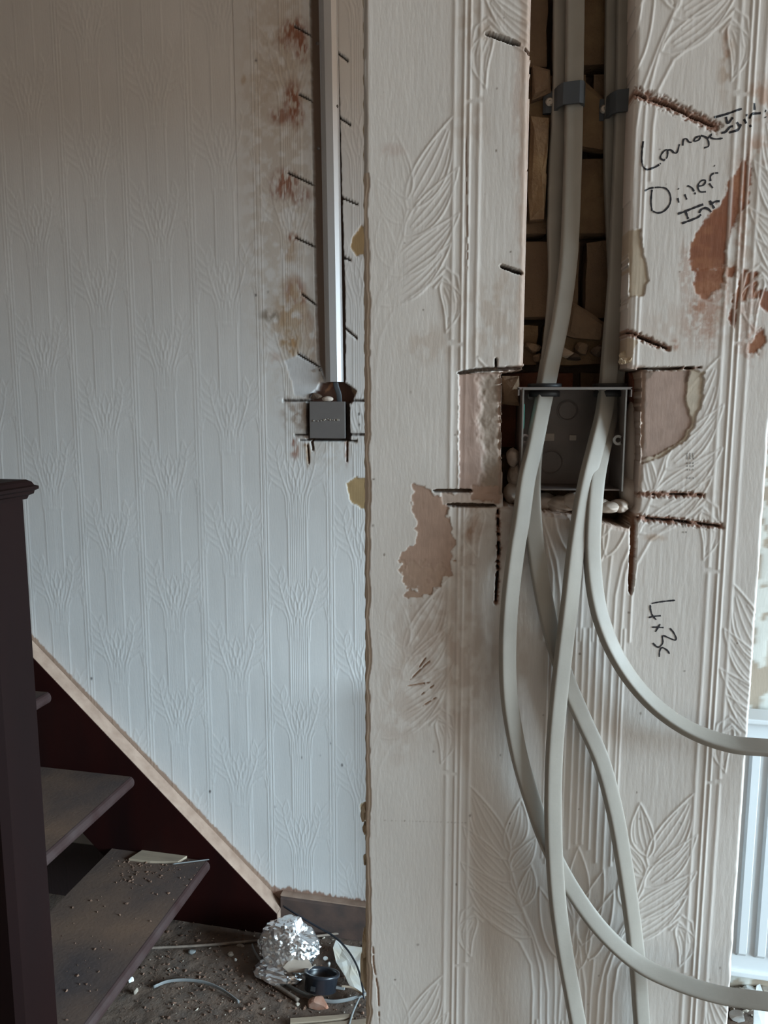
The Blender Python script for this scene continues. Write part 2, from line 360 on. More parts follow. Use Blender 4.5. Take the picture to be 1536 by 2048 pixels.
        me.update(calc_edges=True); me.polygons.foreach_set('use_smooth', np.ones(len(Q), bool))
        a = me.color_attributes.new('Col', 'FLOAT_COLOR', 'POINT')
        rgba = np.ones((len(V), 4), np.float32); rgba[:, :3] = np.clip(s.C.reshape(-1, 3), 0, 1); a.data.foreach_set('color', rgba.ravel())
        me.materials.append(M[m]); me.update()
        return link(name, me, s.frame.copy())

# ================================================================== THE SETTING
# ---- pier wall close to the camera
PX0, PX1, PTH = -0.0505, 0.2225, 0.105          # left edge, right edge, thickness
step = 0.0006
N = Field(np.arange(PX0, PX1+step/2, step), np.arange(0.945, 1.745, step), WF)
N.E = paper(CELL, N.X, N.Z, 0.1055, 1.172)*(.15+.85*sstep(795, 850, N.PX))*.62
N.H = N.E+.0003*(fbm(N.X*40, N.Z*25, 2)-.5)+.0012*(fbm(N.X*9, N.Z*6, 5)-.5)
N.H += (.00007*(vnoise(N.X*560, N.Z*38, 9)-.5)+.00004*(vnoise(N.X*900, N.Z*60, 19)-.5))*sstep(935, 955, N.PX)*(N.PX < 1480)
N.C[:] = (.665, .612, .568)
tint = fbm(N.X*14, N.Z*9, 21, 4)
N.C *= (1+.10*(tint-.5))[..., None]
full = (slice(None), slice(None))
TAN = (.36, .235, .165); OCH = (.40, .27, .18); RUST = (.215, .058, .013); DUST = (.45, .345, .275)
# dusty smears
for i, (x, y, rx, ry, c, op) in enumerate([(955, 55, 45, 60, OCH, .35), (940, 250, 40, 60, OCH, .25), (985, 640, 60, 90, OCH, .35), (905, 600, 30, 60, DUST, .3), (900, 1330, 95, 160, TAN, .33),
        (850, 1250, 70, 120, TAN, .32), (800, 1420, 50, 120, TAN, .25), (930, 1110, 30, 90, TAN, .35), (945, 1060, 18, 25, (.30, .15, .08), .7), (780, 300, 35, 14, (.45, .3, .25), .3),
        (860, 690, 60, 40, OCH, .3), (1000, 560, 25, 40, OCH, .3), (1455, 130, 20, 80, OCH, .6), (1452, 90, 8, 40, (.35, .17, .08), .5), (1520, 200, 25, 50, (.42, .2, .1), .6), (1515, 300, 30, 30, (.42, .2, .1), .6),
        (1440, 640, 45, 50, OCH, .35), (1340, 660, 60, 60, (.5, .36, .28), .3), (1480, 450, 40, 160, OCH, .45), (1310, 1075, 25, 8, OCH, .6), (1010, 1080, 40, 60, TAN, .3), (960, 1000, 50, 60, TAN, .4), (1400, 1000, 60, 80, DUST, .25),
        (1040, 1000, 20, 600, DUST, .25), (1055, 300, 14, 400, (.45, .30, .22), .4), (1035, 250, 12, 200, (.40, .26, .2), .35)]):
    N.blob(x, y, rx, ry, c, op, seed=i*7, sx=14, sy=22)
# torn and scraped places
k5 = lambda L: [(1360+x*.2245, 280+y*.2245) for x, y in L]
for i, L in enumerate([[(600, 130), (535, 240), (440, 370), (360, 550), (180, 750), (85, 950), (95, 1150), (200, 1160), (395, 1150), (420, 900), (470, 770), (540, 640), (620, 560), (640, 300)],
        [(120, 1150), (400, 1140), (395, 1270), (240, 1440), (130, 1350)], [(560, 1160), (700, 1180), (680, 1400), (520, 1470), (485, 1690), (430, 1580), (480, 1370), (520, 1290)], [(410, 1130), (500, 1130), (500, 1230), (420, 1220)],
        [(670, 1330), (900, 1350), (900, 1600), (730, 1500)], [(620, 1810), (750, 1660), (760, 1790), (690, 1910), (600, 1890)]]):
    N.patch(k5(L), RUST, soft=6, rag=7, rs=9, depth=.00015, ridge=.5, op=.97, c2=(.27, .088, .026), seed=11+i*5, holes=.24)
for i, (x, y, rx, ry, op) in enumerate([(1400, 640, 40, 60, .45), (1420, 600, 40, 50, .5), (1395, 615, 16, 14, .7), (1480, 420, 14, 120, .5), (1500, 620, 30, 60, .4), (1500, 690, 30, 40, .5), (1440, 560, 30, 40, .5), (1370, 540, 14, 60, .4), (1420, 660, 18, 50, .35), (1350, 690, 10, 12, .6)]):
    N.blob(x, y, rx, ry, (.36, .16, .085), op, seed=900+i*9, sx=7, sy=8)
N.patch([(825, 970), (850, 968), (865, 990), (895, 995), (893, 1030), (908, 1080), (905, 1150), (880, 1160), (860, 1172), (840, 1178), (815, 1150), (800, 1115), (830, 1085), (835, 1050), (823, 1010)], (.40, .265, .20), soft=2.5, rag=8, rs=12, depth=.0003, seed=71)
N.patch([(800, 1120), (905, 1130), (860, 1190), (815, 1200)], (.40, .27, .20), soft=3, rag=20, rs=10, depth=.0004, seed=75, holes=.5)
N.patch([(1283, 742), (1385, 738), (1407, 746), (1404, 800), (1388, 850), (1372, 880), (1322, 914), (1283, 928)], (.58, .50, .40), soft=2, rag=4, rs=8, depth=.0008, seed=81)
N.patch([(1283, 742), (1378, 740), (1372, 800), (1385, 845), (1366, 880), (1318, 908), (1283, 920)], (.40, .285, .235), soft=2.5, rag=5, rs=9, depth=.0014, seed=82)
N.patch([(918, 747), (1003, 745), (1003, 990), (918, 985)], (.42, .30, .25), soft=2, rag=2, rs=8, depth=.0015, seed=83)
w_, D = N.sd([(958, 747), (1006, 745), (1006, 1000), (975, 1000), (960, 960), (968, 900), (952, 850), (962, 800)])
kk = 1-sstep(-13, 9, D+(N.nz(w_, 10, 14, 91)-.5)*18); N.blend(w_, (.31, .25, .20), kk*.85); N.H[w_] -= kk*(.0014+.0010*(N.nz(w_, 9, 9, 92)-.3))
N.patch([(1256, 462), (1281, 458), (1286, 505), (1296, 562), (1286, 590), (1258, 597)], (.50, .41, .31), soft=2, rag=4, rs=10, depth=.0006, seed=84)
N.patch([(1215, 668), (1275, 680), (1262, 725), (1245, 722)], (.50, .40, .3), soft=2, rag=6, rs=7, seed=85)
N.patch([(885, 986), (990, 986), (990, 1012), (885, 1008)], (.50, .40, .34), soft=3, rag=5, rs=9, depth=.0008, seed=86)
N.patch([(945, 972), (1000, 975), (1000, 1005), (940, 1000)], (.40, .27, .21), soft=3, rag=5, rs=7, depth=.002, seed=87)
# loosened flap of plaster under the box
w_, D = N.sd([(1002, 1022), (1185, 1040), (1258, 1056), (1258, 1188), (1180, 1190), (1002, 1180)])
kk = (1-sstep(-3, 3, D))*sstep(1190, 1050, N.PY[w_])*sstep(1000, 1230, N.PX[w_]); N.H[w_] += kk*.0035; N.blend(w_, (.53, .43, .36), (1-sstep(-3, 3, D))*.4*sstep(1190, 1080, N.PY[w_]))
N.patch([(1040, -20), (1070, -20), (1064, 200), (1052, 500), (1050, 735), (1036, 735), (1040, 400)], (.44, .31, .235), soft=9, rag=5, rs=20, op=.6, seed=88)
N.patch([(1283, 740), (1312, 740), (1300, 756), (1283, 764)], (.22, .16, .125), soft=4, rag=4, rs=7, op=.9, seed=95)
N.patch([(1368, 742), (1384, 741), (1378, 762), (1370, 768)], (.24, .17, .135), soft=3, rag=3, rs=7, op=.9, seed=96)
N.patch([(1283, 740), (1293, 740), (1294, 925), (1283, 930)], (.28, .205, .165), soft=3, rag=4, rs=9, op=.8, seed=97)
# grinder cuts
for i, (pts, wd, dp, fr, gp) in enumerate([([(970, 66), (1005, 77), (1040, 90)], 9, .008, 0, 0), ([(1040, 90), (1062, 110)], 4, .006, 0, .45), ([(1268, 185), (1340, 210), (1385, 232), (1430, 252)], 5, .006, 15, .35),
        ([(1000, 531), (1025, 540), (1045, 547)], 8, .007, 0, 0), ([(1254, 664), (1290, 678), (1335, 697)], 5, .006, 9, .3), ([(915, 746), (960, 739), (1050, 735)], 7, .009, 0, 0), ([(1275, 737), (1340, 737), (1402, 735)], 5, .008, 3, .3),
        ([(992, 716), (993, 740)], 5, .006, 0, 0), ([(865, 982), (945, 982)], 7, .008, 0, 0), ([(893, 1010), (993, 1012)], 7, .008, 0, 0), ([(996, 1018), (998, 1100), (992, 1206)], 5, .006, 6, .38),
        ([(1276, 988), (1405, 990)], 4, .004, 8, .42), ([(1273, 1035), (1350, 1042), (1442, 1053)], 5, .005, 9, .4)]):
    N.slot(pts, wd, dp, fringe=fr, gap=gp, seed=100+i*13)
N.slot([(1268, 1028), (1266, 1100), (1261, 1188)], 12, .006, c=(.26, .11, .055), fringe=3, fc=(.36, .2, .13), seed=300)
N.slot([(1262, 1060), (1259, 1120), (1259, 1180)], 4, .007, seed=310, gap=.4)
# faint cracks, lines and specks
for i, (pts, wd) in enumerate([([(745, 1880), (747, 1930), (756, 1980), (758, 2048)], 3), ([(932, 270), (934, 420), (935, 545)], 2), ([(820, 1360), (850, 1330), (865, 1318)], 3), ([(815, 1372), (860, 1365)], 3), ([(842, 1390), (868, 1370)], 3), ([(845, 1412), (872, 1395)], 3), ([(838, 1335), (852, 1315)], 3)]):
    N.slot(pts, wd, .0008, c=(.33, .2, .13), gap=.42, seed=400+i*3)
rs = np.random.RandomState(5)
for i in range(70):
    x = rs.uniform(745, 1500); y = rs.uniform(10, 2030); N.blob(x, y, rs.uniform(1.5, 3.2), rs.uniform(1.5, 3.5), (.16, .11, .08), .8, seed=i)
for i in range(24): N.blob(770+i*7, 1641+.2*i, 2.4, 1.6, (.36, .3, .26), .55, seed=i)
# the chase and the cut-out for the box
HOLE = [(1066, -300), (1062, 0), (1056, 300), (1047, 690), (1045, 738), (1003, 742), (1003, 900), (1006, 1012), (1060, 1020), (1130, 1030), (1190, 1042), (1258, 1058), (1270, 1030), (1276, 1000), (1282, 860), (1284, 738), (1254, 736), (1256, 560), (1262, 350), (1270, 150), (1275, -300)]
w_, D = N.sd(HOLE, 60); cl = np.where((N.PY[w_] < 725) & (N.PX[w_] > 1150), .25, 1.0); Dn = D+(N.nz(w_, 8, 10, 501)-.5)*5*np.where(N.PY[w_] < 725, .35, 1.0)
kk = 1-sstep(0, 11, Dn); N.blend(w_, (.43, .29, .22), kk*.55*cl); N.H[w_] -= .0012*kk*kk
hm = Dn < -1.2; N.hole[w_] |= hm; N.H[w_] = np.where(hm, -.038, N.H[w_]); N.C[w_] = np.where((hm)[..., None], np.array([.27, .175, .115]), N.C[w_])
# edges of the pier: bare plaster on the left arris, rounded white on the right
ex = (N.X-PX0)+.0036*(fbm(N.Z*60, N.Z*0, 61)-.5)
k = (1-sstep(.0032, .0036, ex))*(N.PY > 345); N.C = N.C*(1-k[..., None])+np.array([.52, .42, .335])*k[..., None]
N.H -= .0006*k+.0016*(1-sstep(0, .0020, ex))**2+.0055*(1-sstep(0, .0042, PX1-N.X+.0015*(fbm(N.Z*70, N.Z*0, 62)-.5)))**2
k2 = (1-sstep(.0022, .0027, N.X-PX0))*(N.PY < 345); N.H -= .0005*k2; N.C = N.C*(1-.3*k2[..., None])
pier = struct(N.build('wall_right', 'paper_near')); tag(pier, 'white embossed wallpapered pier with a chased cable slot and marker writing')
cz0, cz1 = N.zs[0], N.zs[-1]
def solid_part(name, bs, m, parent=pier):
    b = MB()
    for p, q in bs: b.box(p, q)
    return b.obj(name, m, parent)
solid_part('lower_face', [((PX0, .0005, 0), (PX1, .03, cz0))], 'cream_plaster')
chl, chr_ = near(1064, -40)[0], near(1273, -40)[0]
solid_part('upper_face', [((PX0, .0005, cz1), (chl, .034, 2.5)), ((chr_, .0005, cz1), (PX1, .034, 2.5))], 'cream_plaster')
solid_part('core', [((PX0+.002, .056, 0), (PX1-.002, PTH, 2.5)), ((PX0+.002, .006, cz0), (near(995, 900)[0], .056, cz1)), ((near(1292, 900)[0], .006, cz0), (PX1-.002, .056, cz1)), ((near(995, 900)[0], .012, cz0), (near(1292, 900)[0], .056, near(1100, 1070)[2]))], 'mortar')
# ragged plaster arris along the left side of the pier
zz = np.arange(.95, 1.74, .004); tt = np.arange(8)
V = []; F = []
for i, z in enumerate(zz):
    o_ = .0001+.0012*fbm(np.array([z*55]), np.array([1.]), 33, 3)[0]*(1.5 if z < 1.15 else .8)
    for j, t in enumerate((.004, .012, .022, .034)): V.append((PX0-o_*(.5, .9, 1.15, .7)[j]+.0006*math.sin(z*400+j*3), t, z))
    V.append((PX0+.004, .034, z)); V.append((PX0+.004, .004, z))
for i in range(len(zz)-1):
    for j in range(6): a = i*6+j; b = i*6+(j+1) % 6; F.append((a, b, b+6, a+6))
for q_, (px_, py_, sx_, sy_) in enumerate([(724, 1620, .008, .018), (727, 1655, .004, .008), (728, 1890, .006, .030), (727, 1940, .007, .04), (728, 1715, .004, .012)]): chunk('plaster_lump', near(px_+4, py_, .012), (sx_, .014, sy_), 'cream_plaster', 500+q_, pier, sub=3, amp=.9, freq=3)
obj('plaster_arris', V, F, 'cream_plaster', pier, smooth=True)
# bricks at the back of the chase
rs = np.random.RandomState(3)
def brick(x0, x1, z0, z1, y, m, seed):
    V, F = ICO[2]; b = MB(); n = 5
    c = np.array([(x0+x1)/2, y+.012, (z0+z1)/2]); h = np.array([(x1-x0)/2, .012, (z1-z0)/2])
    me = bmesh.new(); bmesh.ops.create_cube(me, size=2.0); bmesh.ops.subdivide_edges(me, edges=me.edges[:], cuts=3, use_grid_fill=True)
    P = np.array([v.co[:] for v in me.verts]); Fc = [tuple(v.index for v in f.verts) for f in me.faces]; me.free()
    P = P*(1-.07*np.clip(np.sort(np.abs(P), 1)[:, 1:2]-.9, 0, 1)*10*.5)*h+c
    P += .0028*(np.stack([noise3(P*130, seed), noise3(P*130+9, seed+1), noise3(P*130+18, seed+2)], 1)-.5)
    obj('brick', P, Fc, m, pier)
zs_c = [near(1150, y_, .03)[2] for y_ in (1080, 905, 735, 640, 470, 300, 130, -40, -210)]
for r in range(len(zs_c)-1):
    z0, z1 = zs_c[r]+.002, zs_c[r+1]-.002; jx = near(1100+(r % 2)*75+rs.uniform(-10, 10), 400, .03)[0]
    xa, xb = near(990, 900, .03)[0], near(1292, 900, .03)[0]; ms = ['brick_brown', 'brick_yellow', 'brick_red']
    yb = .037 if z0 > near(1150, 735, .03)[2]-.003 else .047
    brick(xa, jx-.002, z0, z1, yb+rs.uniform(0, .003), ms[(r*2) % 3 if r % 4 else 0], r*10); brick(jx+.002, xb, z0, z1, yb+rs.uniform(0, .003), ms[(r+1) % 2], r*10+5)
# lumps of old plaster inside the chase and rubble above the box
def strip(name, pts, y, th, m, seed, parent=pier):
    """broken slab with the outline pts (photo pixels on the plane y)"""
    P = np.array([near(px, py, y) for px, py in pts]); n = len(P); rs_ = np.random.RandomState(seed)
    c = P.mean(0); inner = c+(P-c)*.72; inner[:, 1] -= th*.25*rs_.uniform(.3, 1.3, n)
    back = P.copy(); back[:, 1] += th; V = np.vstack([inner, P, back, [c+[0, -th*.3, 0]]])
    F = [(i, (i+1) % n, 3*n) for i in range(n)]+[(n+i, n+(i+1) % n, (i+1) % n, i) for i in range(n)]+[(2*n+i, 2*n+(i+1) % n, n+(i+1) % n, n+i) for i in range(n)]
    return obj(name, V, [f[::-1] for f in F], m, parent)
strip('plaster_lump', [(1062, 232), (1098, 236), (1096, 300), (1092, 345), (1094, 350), (1090, 410), (1088, 438), (1060, 440), (1056, 380)], .026, .012, 'brick_yellow', 4)
strip('plaster_lump', [(1065, 130), (1100, 140), (1102, 185), (1064, 200)], .030, .01, 'brick_brown', 5)
strip('plaster_lump', [(1140, 600), (1180, 625), (1215, 650), (1200, 680), (1150, 676), (1128, 670)], .031, .01, 'brick_brown', 6)
strip('plaster_lump', [(1145, 140), (1200, 190), (1215, 205), (1210, 300), (1150, 290)], .034, .01, 'brick_yellow', 7)
for i, (x, y, sx, sy) in enumerate([(1065, 695, 36, 30), (1098, 690, 30, 34), (1130, 705, 40, 26), (1165, 695, 34, 34), (1195, 702, 30, 30), (1230, 706, 26, 24), (1076, 715, 24, 18), (1150, 715, 30, 18)]):
    p = near(x, y, .034); chunk('rubble_piece', p, (sx/2750, .016, sy/2750), ['brick_brown', 'mortar', 'plaster'][i % 3], 40+i, pier)
# small brick face beside the box, and pale filler foam around it
strip('brick', [(1004, 752), (1038, 752), (1040, 812), (1004, 808)], .020, .02, 'brick_brown', 9)
strip('brick', [(1258, 745), (1284, 745), (1284, 850), (1258, 800)], .024, .016, 'brick_red', 10)
for i, (x, y, sx, sy, d, fr) in enumerate([(1264, 900, 34, 190, .024, 1.2), (1260, 985, 44, 70, .020, 1.6), (1026, 915, 26, 40, .022, 2.4), (1032, 950, 32, 46, .024, 2.4), (1024, 985, 34, 40, .024, 2.6), (1044, 1000, 40, 34, .024, 2.6), (1085, 1004, 60, 36, .022, 2.6), (1120, 1008, 56, 34, .016, 2.6), (1150, 1002, 44, 34, .010, 2.8), (1185, 1008, 60, 30, .012, 2.8), (1215, 1014, 44, 22, .006, 2.2), (1238, 1012, 34, 26, .010, 2.4)]):
    p = near(x, y, d); chunk('filler_foam', p, (sx/2780, .022, sy/2780), 'foam', 60+i, pier, sub=4, amp=.45, freq=fr, cuts=0, smooth=True)
chunk('plaster_lump', near(1255, 715, .004), (.010, .012, .010), 'cream_plaster', 77, pier, sub=3, amp=.8, freq=3)
chunk('plaster_lump', near(1246, 722, .003), (.006, .008, .006), 'cream_plaster', 78, pier, sub=3, amp=.8, freq=3)
# handwriting: thin ink lying on the relief
def relief(x, z):
    i = np.clip(((x-N.xs[0])/step), 0, len(N.xs)-2); j = np.clip(((z-N.zs[0])/step), 0, len(N.zs)-2); return N.H[int(round(j)), int(round(i))]
def ink(name, strokes, wd, o_, sc_, m='ink', label=None, dash=.25, seed=1):
    V = []; F = []; rs_ = np.random.RandomState(seed)
    for st in strokes:
        P = np.array([near(o_[0]+x*sc_, o_[1]+y*sc_) for x, y in st])
        if len(P) > 2: P = catmull(P, 5)
        L = np.r_[0, np.cumsum(np.linalg.norm(np.diff(P, axis=0), axis=1))]; n = max(3, int(L[-1]/.0006)); t = np.linspace(0, L[-1], n)
        P = np.stack([np.interp(t, L, P[:, q]) for q in range(3)], 1); T = np.gradient(P, axis=0); T /= np.linalg.norm(T, axis=1)[:, None]+1e-9; W = np.stack([-T[:, 2], 0*T[:, 0], T[:, 0]], 1)
        ww = wd*(.55+.75*fbm(t*900, t*0+seed, seed, 2)); gap = vnoise(t*1100, t*0+3, seed+4) < dash
        for i in range(n):
            for q in (-.5, 0, .5):
                p = P[i]+W[i]*ww[i]*q; V.append((p[0], -relief(p[0], p[2])-.00022, p[2]))
            if i and not (gap[i] and gap[i-1]):
                b = len(V)-6
                for q in (0, 1): F.append((b+q, b+q+1, b+q+4, b+q+3))
    return obj(name, V, F, m, pier)
A1 = (1256, 170); S1 = 280/1536
ink('handwriting', [[(165, 620), (150, 750), (155, 870), (200, 930), (300, 900), (360, 860)], [(400, 830), (355, 800), (380, 740), (430, 710), (430, 790), (390, 830)], [(440, 715), (470, 712), (510, 745), (540, 735), (565, 650)], [(600, 665), (610, 600), (640, 590), (670, 625), (700, 628)],
    [(720, 620), (740, 580), (790, 560), (780, 600), (730, 620)], [(800, 555), (850, 570), (880, 610), (885, 670), (835, 690)], [(870, 590), (920, 540), (905, 575), (960, 592), (1040, 585)]], .0012, A1, S1, seed=1, dash=.2)['label'] = 'black marker word reading Lounge'
ink('handwriting', [[(945, 355), (1060, 325), (1150, 295), (1250, 260)], [(1075, 350), (1095, 420), (1150, 355)], [(1025, 525), (1070, 515), (1120, 460), (1150, 455)], [(1110, 522), (1160, 510), (1210, 490), (1240, 430)], [(1195, 410), (1230, 460)], [(1270, 375), (1295, 425)], [(1295, 325), (1305, 345)], [(1330, 370), (1360, 320), (1455, 310)], [(1385, 200), (1388, 275)], [(1335, 440), (1345, 465)], [(1500, 285), (1512, 290)], [(1505, 350), (1510, 360)]], .0014, A1, S1, seed=2, dash=.22)['label'] = 'black marker word beside Lounge'
ink('handwriting', [[(180, 1165), (260, 1130), (400, 1130), (460, 1200), (460, 1300), (400, 1380), (330, 1405), (270, 1385)], [(262, 1150), (250, 1280), (262, 1385)], [(545, 1240), (557, 1292)], [(548, 1138), (556, 1145)], [(620, 1200), (645, 1258)], [(650, 1105), (700, 1130), (740, 1200)], [(765, 1110), (825, 1100), (850, 1050), (805, 1050), (765, 1110), (790, 1170), (855, 1172)], [(890, 1080), (930, 1132)], [(905, 1055), (905, 1000), (940, 970), (990, 965)], [(945, 885), (952, 890)]], .0011, A1, S1, seed=3, dash=.12)['label'] = 'black marker word reading Diner'
ink('handwriting', [[(545, 1415), (620, 1390), (720, 1350), (825, 1310)], [(630, 1390), (660, 1470)], [(590, 1520), (700, 1480), (770, 1450), (800, 1420)], [(780, 1405), (800, 1370), (850, 1350), (890, 1370), (912, 1395)], [(895, 1270), (920, 1310), (945, 1355)], [(895, 1312), (960, 1280), (1005, 1275)]], .0014, A1, S1, seed=4, dash=.25)['label'] = 'black marker abbreviation reading Int'
ink('handwriting', [[(1020, 260), (650, 300), (420, 345)], [(390, 380), (395, 500), (440, 640), (540, 760)], [(350, 705), (460, 675), (660, 655)], [(640, 870), (520, 1070)], [(430, 950), (560, 950), (730, 960)], [(890, 975), (980, 1080), (1050, 1220), (1020, 1280), (860, 1220), (740, 1170), (700, 1190), (710, 1330), (680, 1400), (600, 1460), (530, 1430), (455, 1355)], [(880, 1630), (820, 1540), (690, 1470), (630, 1560), (620, 1710)]], .0012, (1270, 1180), 120/1536, seed=6, dash=.12)['label'] = 'black marker note reading 4x3c, running downwards'
ink('faint_print', [[(1374+q*6, 902), (1374+q*6, 958)] for q in (0, 1, 2)]+[[(1366+q*6, 1040), (1366+q*6, 1066)] for q in (0, 1)], .0007, (0, 0), 1.0, 'ink_faint', seed=8, dash=.5)

# ---- back wall with the staircase in front of it
xs = np.concatenate([[-2.45, -1.8], np.arange(-1.45, -1.0, .0045), np.arange(-1.0, -.22, .0024), np.arange(-.22, .125, .0015), np.arange(.126, .45, .0045), np.arange(.45, 1.45, .0085), [1.6, 2.7, 4.4]])
zs = np.concatenate([[-.04, -.015], np.arange(0, 2.5, .0034), [2.5]])
B = Field(xs, zs, FF)
okp = (B.X > -1.45) & (B.X < .44)
B.E = np.where(okp, 1.05*paper(CELLB, B.X, B.Z, -.0785, 1.037, ch=.327), 0)
B.H = B.E+np.where(okp, .0022*(fbm(B.X*5, B.Z*4, 8)-.5), 0)
B.C[:] = (.68, .665, .655); B.C *= (1+.08*(fbm(B.X*8, B.Z*5, 31, 3)-.5))[..., None]
R1 = (.25, .088, .045); O1 = (.40, .27, .16); T1 = (.48, .40, .32)
for i, (x, y, rx, ry, c, op) in enumerate([(560, 300, 70, 420, T1, .45), (575, 160, 60, 120, T1, .4), (590, 62, 20, 22, R1, .8), (604, 95, 12, 22, R1, .85), (575, 80, 20, 20, R1, .5), (585, 205, 14, 34, R1, .85), (562, 232, 18, 14, R1, .7), (596, 235, 10, 20, R1, .7),
        (570, 365, 22, 22, R1, .8), (560, 385, 16, 12, R1, .6), (600, 392, 18, 14, R1, .7), (586, 476, 9, 8, R1, .8), (580, 500, 12, 25, O1, .5), (590, 585, 16, 24, R1, .65), (600, 605, 10, 14, R1, .7), (612, 640, 10, 14, R1, .6), (582, 620, 30, 60, O1, .75), (580, 680, 20, 34, O1, 1.0), (582, 690, 14, 26, (.40, .25, .13), 1.0),
        (555, 640, 26, 40, O1, .4), (540, 632, 18, 12, (.25, .21, .17), .8), (622, 680, 14, 60, (.45, .33, .25), .6), (592, 830, 26, 30, (.30, .22, .17), .75), (568, 800, 12, 8, (.30, .22, .17), .8), (605, 840, 14, 40, (.30, .2, .14), .6), (587, 880, 5, 10, R1, .8), (590, 900, 8, 14, R1, .7), (616, 900, 5, 30, (.32, .2, .12), .9), (612, 885, 8, 12, (.3, .2, .13), .8),
        (693, 900, 4, 24, R1, .8), (550, 715, 12, 12, (.5, .36, .3), .4), (487, 160, 5, 10, O1, .5), (600, 690, 30, 90, T1, .5), (650, 880, 70, 60, T1, .3)]):
    g_ = 1.35 if c is R1 else 1.15; B.blob(x, y, rx*g_, ry*g_, c, min(1, op*1.1), seed=i*5, sx=5 if c is R1 else 12, sy=14)
B.patch([(570, 725), (600, 705), (638, 735), (640, 775), (615, 795), (592, 790)], (.62, .62, .63), soft=3, rag=5, rs=10, depth=.001, seed=4)
B.patch([(705, 475), (722, 452), (740, 455), (740, 505), (712, 512), (700, 495)], (.36, .24, .12), soft=2, rag=3, rs=9, depth=.002, seed=5)
B.patch([(693, 968), (712, 955), (740, 958), (740, 1025), (722, 1018), (700, 1000)], (.38, .26, .13), soft=2, rag=3, rs=9, depth=.002, seed=6)
B.patch([(718, 1608), (740, 1600), (740, 1640), (722, 1640)], (.42, .32, .2), soft=2, rag=4, rs=9, depth=.002, seed=7)
for i, (pts, wd) in enumerate([([(588, 52), (632, 76)], 3.4), ([(597, 188), (636, 208)], 3.2), ([(576, 346), (640, 376)], 3.6), ([(590, 475), (640, 498)], 3.4), ([(603, 588), (640, 616)], 3.2), ([(595, 708), (652, 742)], 3.2), ([(670, 102), (695, 121)], 3.6), ([(674, 232), (700, 249)], 3.6), ([(676, 392), (715, 409)], 3.4), ([(682, 513), (700, 520)], 4),
        ([(683, 650), (713, 676)], 3.4), ([(566, 801), (620, 801)], 3.4), ([(690, 801), (730, 801)], 3.4), ([(590, 870), (620, 870)], 4), ([(690, 869), (730, 869)], 3.4), ([(600, 880), (713, 882)], 3.6), ([(623, 880), (626, 898)], 4.5), ([(694, 880), (694, 922)], 3), ([(615, 890), (618, 925)], 3)]):
    B.slot(pts, wd, .008, seed=700+i, taper=False, c=(.04, .027, .02) if i < 16 else (.13, .08, .05))
for i, (x, y) in enumerate([(512, 121), (183, 1357), (536, 583), (512, 590), (514, 627), (640, 1510), (660, 1487), (550, 1613), (548, 1640), (718, 828), (718, 849), (719, 882), (684, 1530), (605, 1515), (420, 1583)]): B.blob(x, y, 2.6, 3.2, (.10, .09, .09), .9, seed=i)
# chase beside the capping, hole above the small box, recess behind the box
for pts, dp, c in (([(617, -60), (625, 300), (630, 600), (634, 720), (650, 768), (690, 768), (690, 600), (670, -60)], .014, (.21, .145, .11)), ([(640, 766), (672, 760), (692, 768), (712, 783), (703, 805), (620, 805), (618, 792), (634, 780)], .028, (.12, .055, .035)), ([(612, 805), (698, 803), (700, 880), (612, 880)], .02, (.07, .045, .035))):
    w_, D = B.sd(pts); k = 1-sstep(-1.3, 1.3, D+(B.nz(w_, 9, 9, 51)-.5)*3); B.H[w_] = B.H[w_]*(1-k)-dp*k; B.blend(w_, c, k)
B.patch([(652, 768), (664, 762), (654, 778), (640, 790)], (.30, .14, .07), soft=2, rag=3, rs=6, seed=52)
B.patch([(695, 770), (712, 784), (706, 795), (700, 785)], (.42, .28, .18), soft=2, rag=2, rs=6, seed=53)
# bare strip where the paper stops above skirting and string
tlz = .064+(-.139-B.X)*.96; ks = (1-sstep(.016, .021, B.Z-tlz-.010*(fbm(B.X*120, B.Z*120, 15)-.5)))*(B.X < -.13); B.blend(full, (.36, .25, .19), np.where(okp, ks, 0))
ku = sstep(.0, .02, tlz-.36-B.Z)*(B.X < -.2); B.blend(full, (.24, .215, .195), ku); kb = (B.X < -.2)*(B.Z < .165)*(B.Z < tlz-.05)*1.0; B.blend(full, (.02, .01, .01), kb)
zl = .106-.02*(B.X+.139); kk = (1-sstep(0, .006, B.Z-zl-.018*(fbm(B.X*130, B.X*0, 12)-.3)))*(B.X > -.17); B.blend(full, (.30, .19, .145), np.where(okp, kk, 0))
# chipped older paint by the radiator
kr = sstep(.44, .5, B.X+.05*(fbm(B.X*9, B.Z*9, 78)-.5)); n_ = fbm(B.X*22, B.Z*17, 77, 4); t_ = sstep(.5, .56, n_)*kr; B.C = B.C*(1-kr[..., None])+kr[..., None]*np.array([.68, .66, .60]); B.blend(full, (.38, .29, .21), t_*.9); B.H -= .001*t_
wb = struct(B.build('wall_back', 'paper_far'))

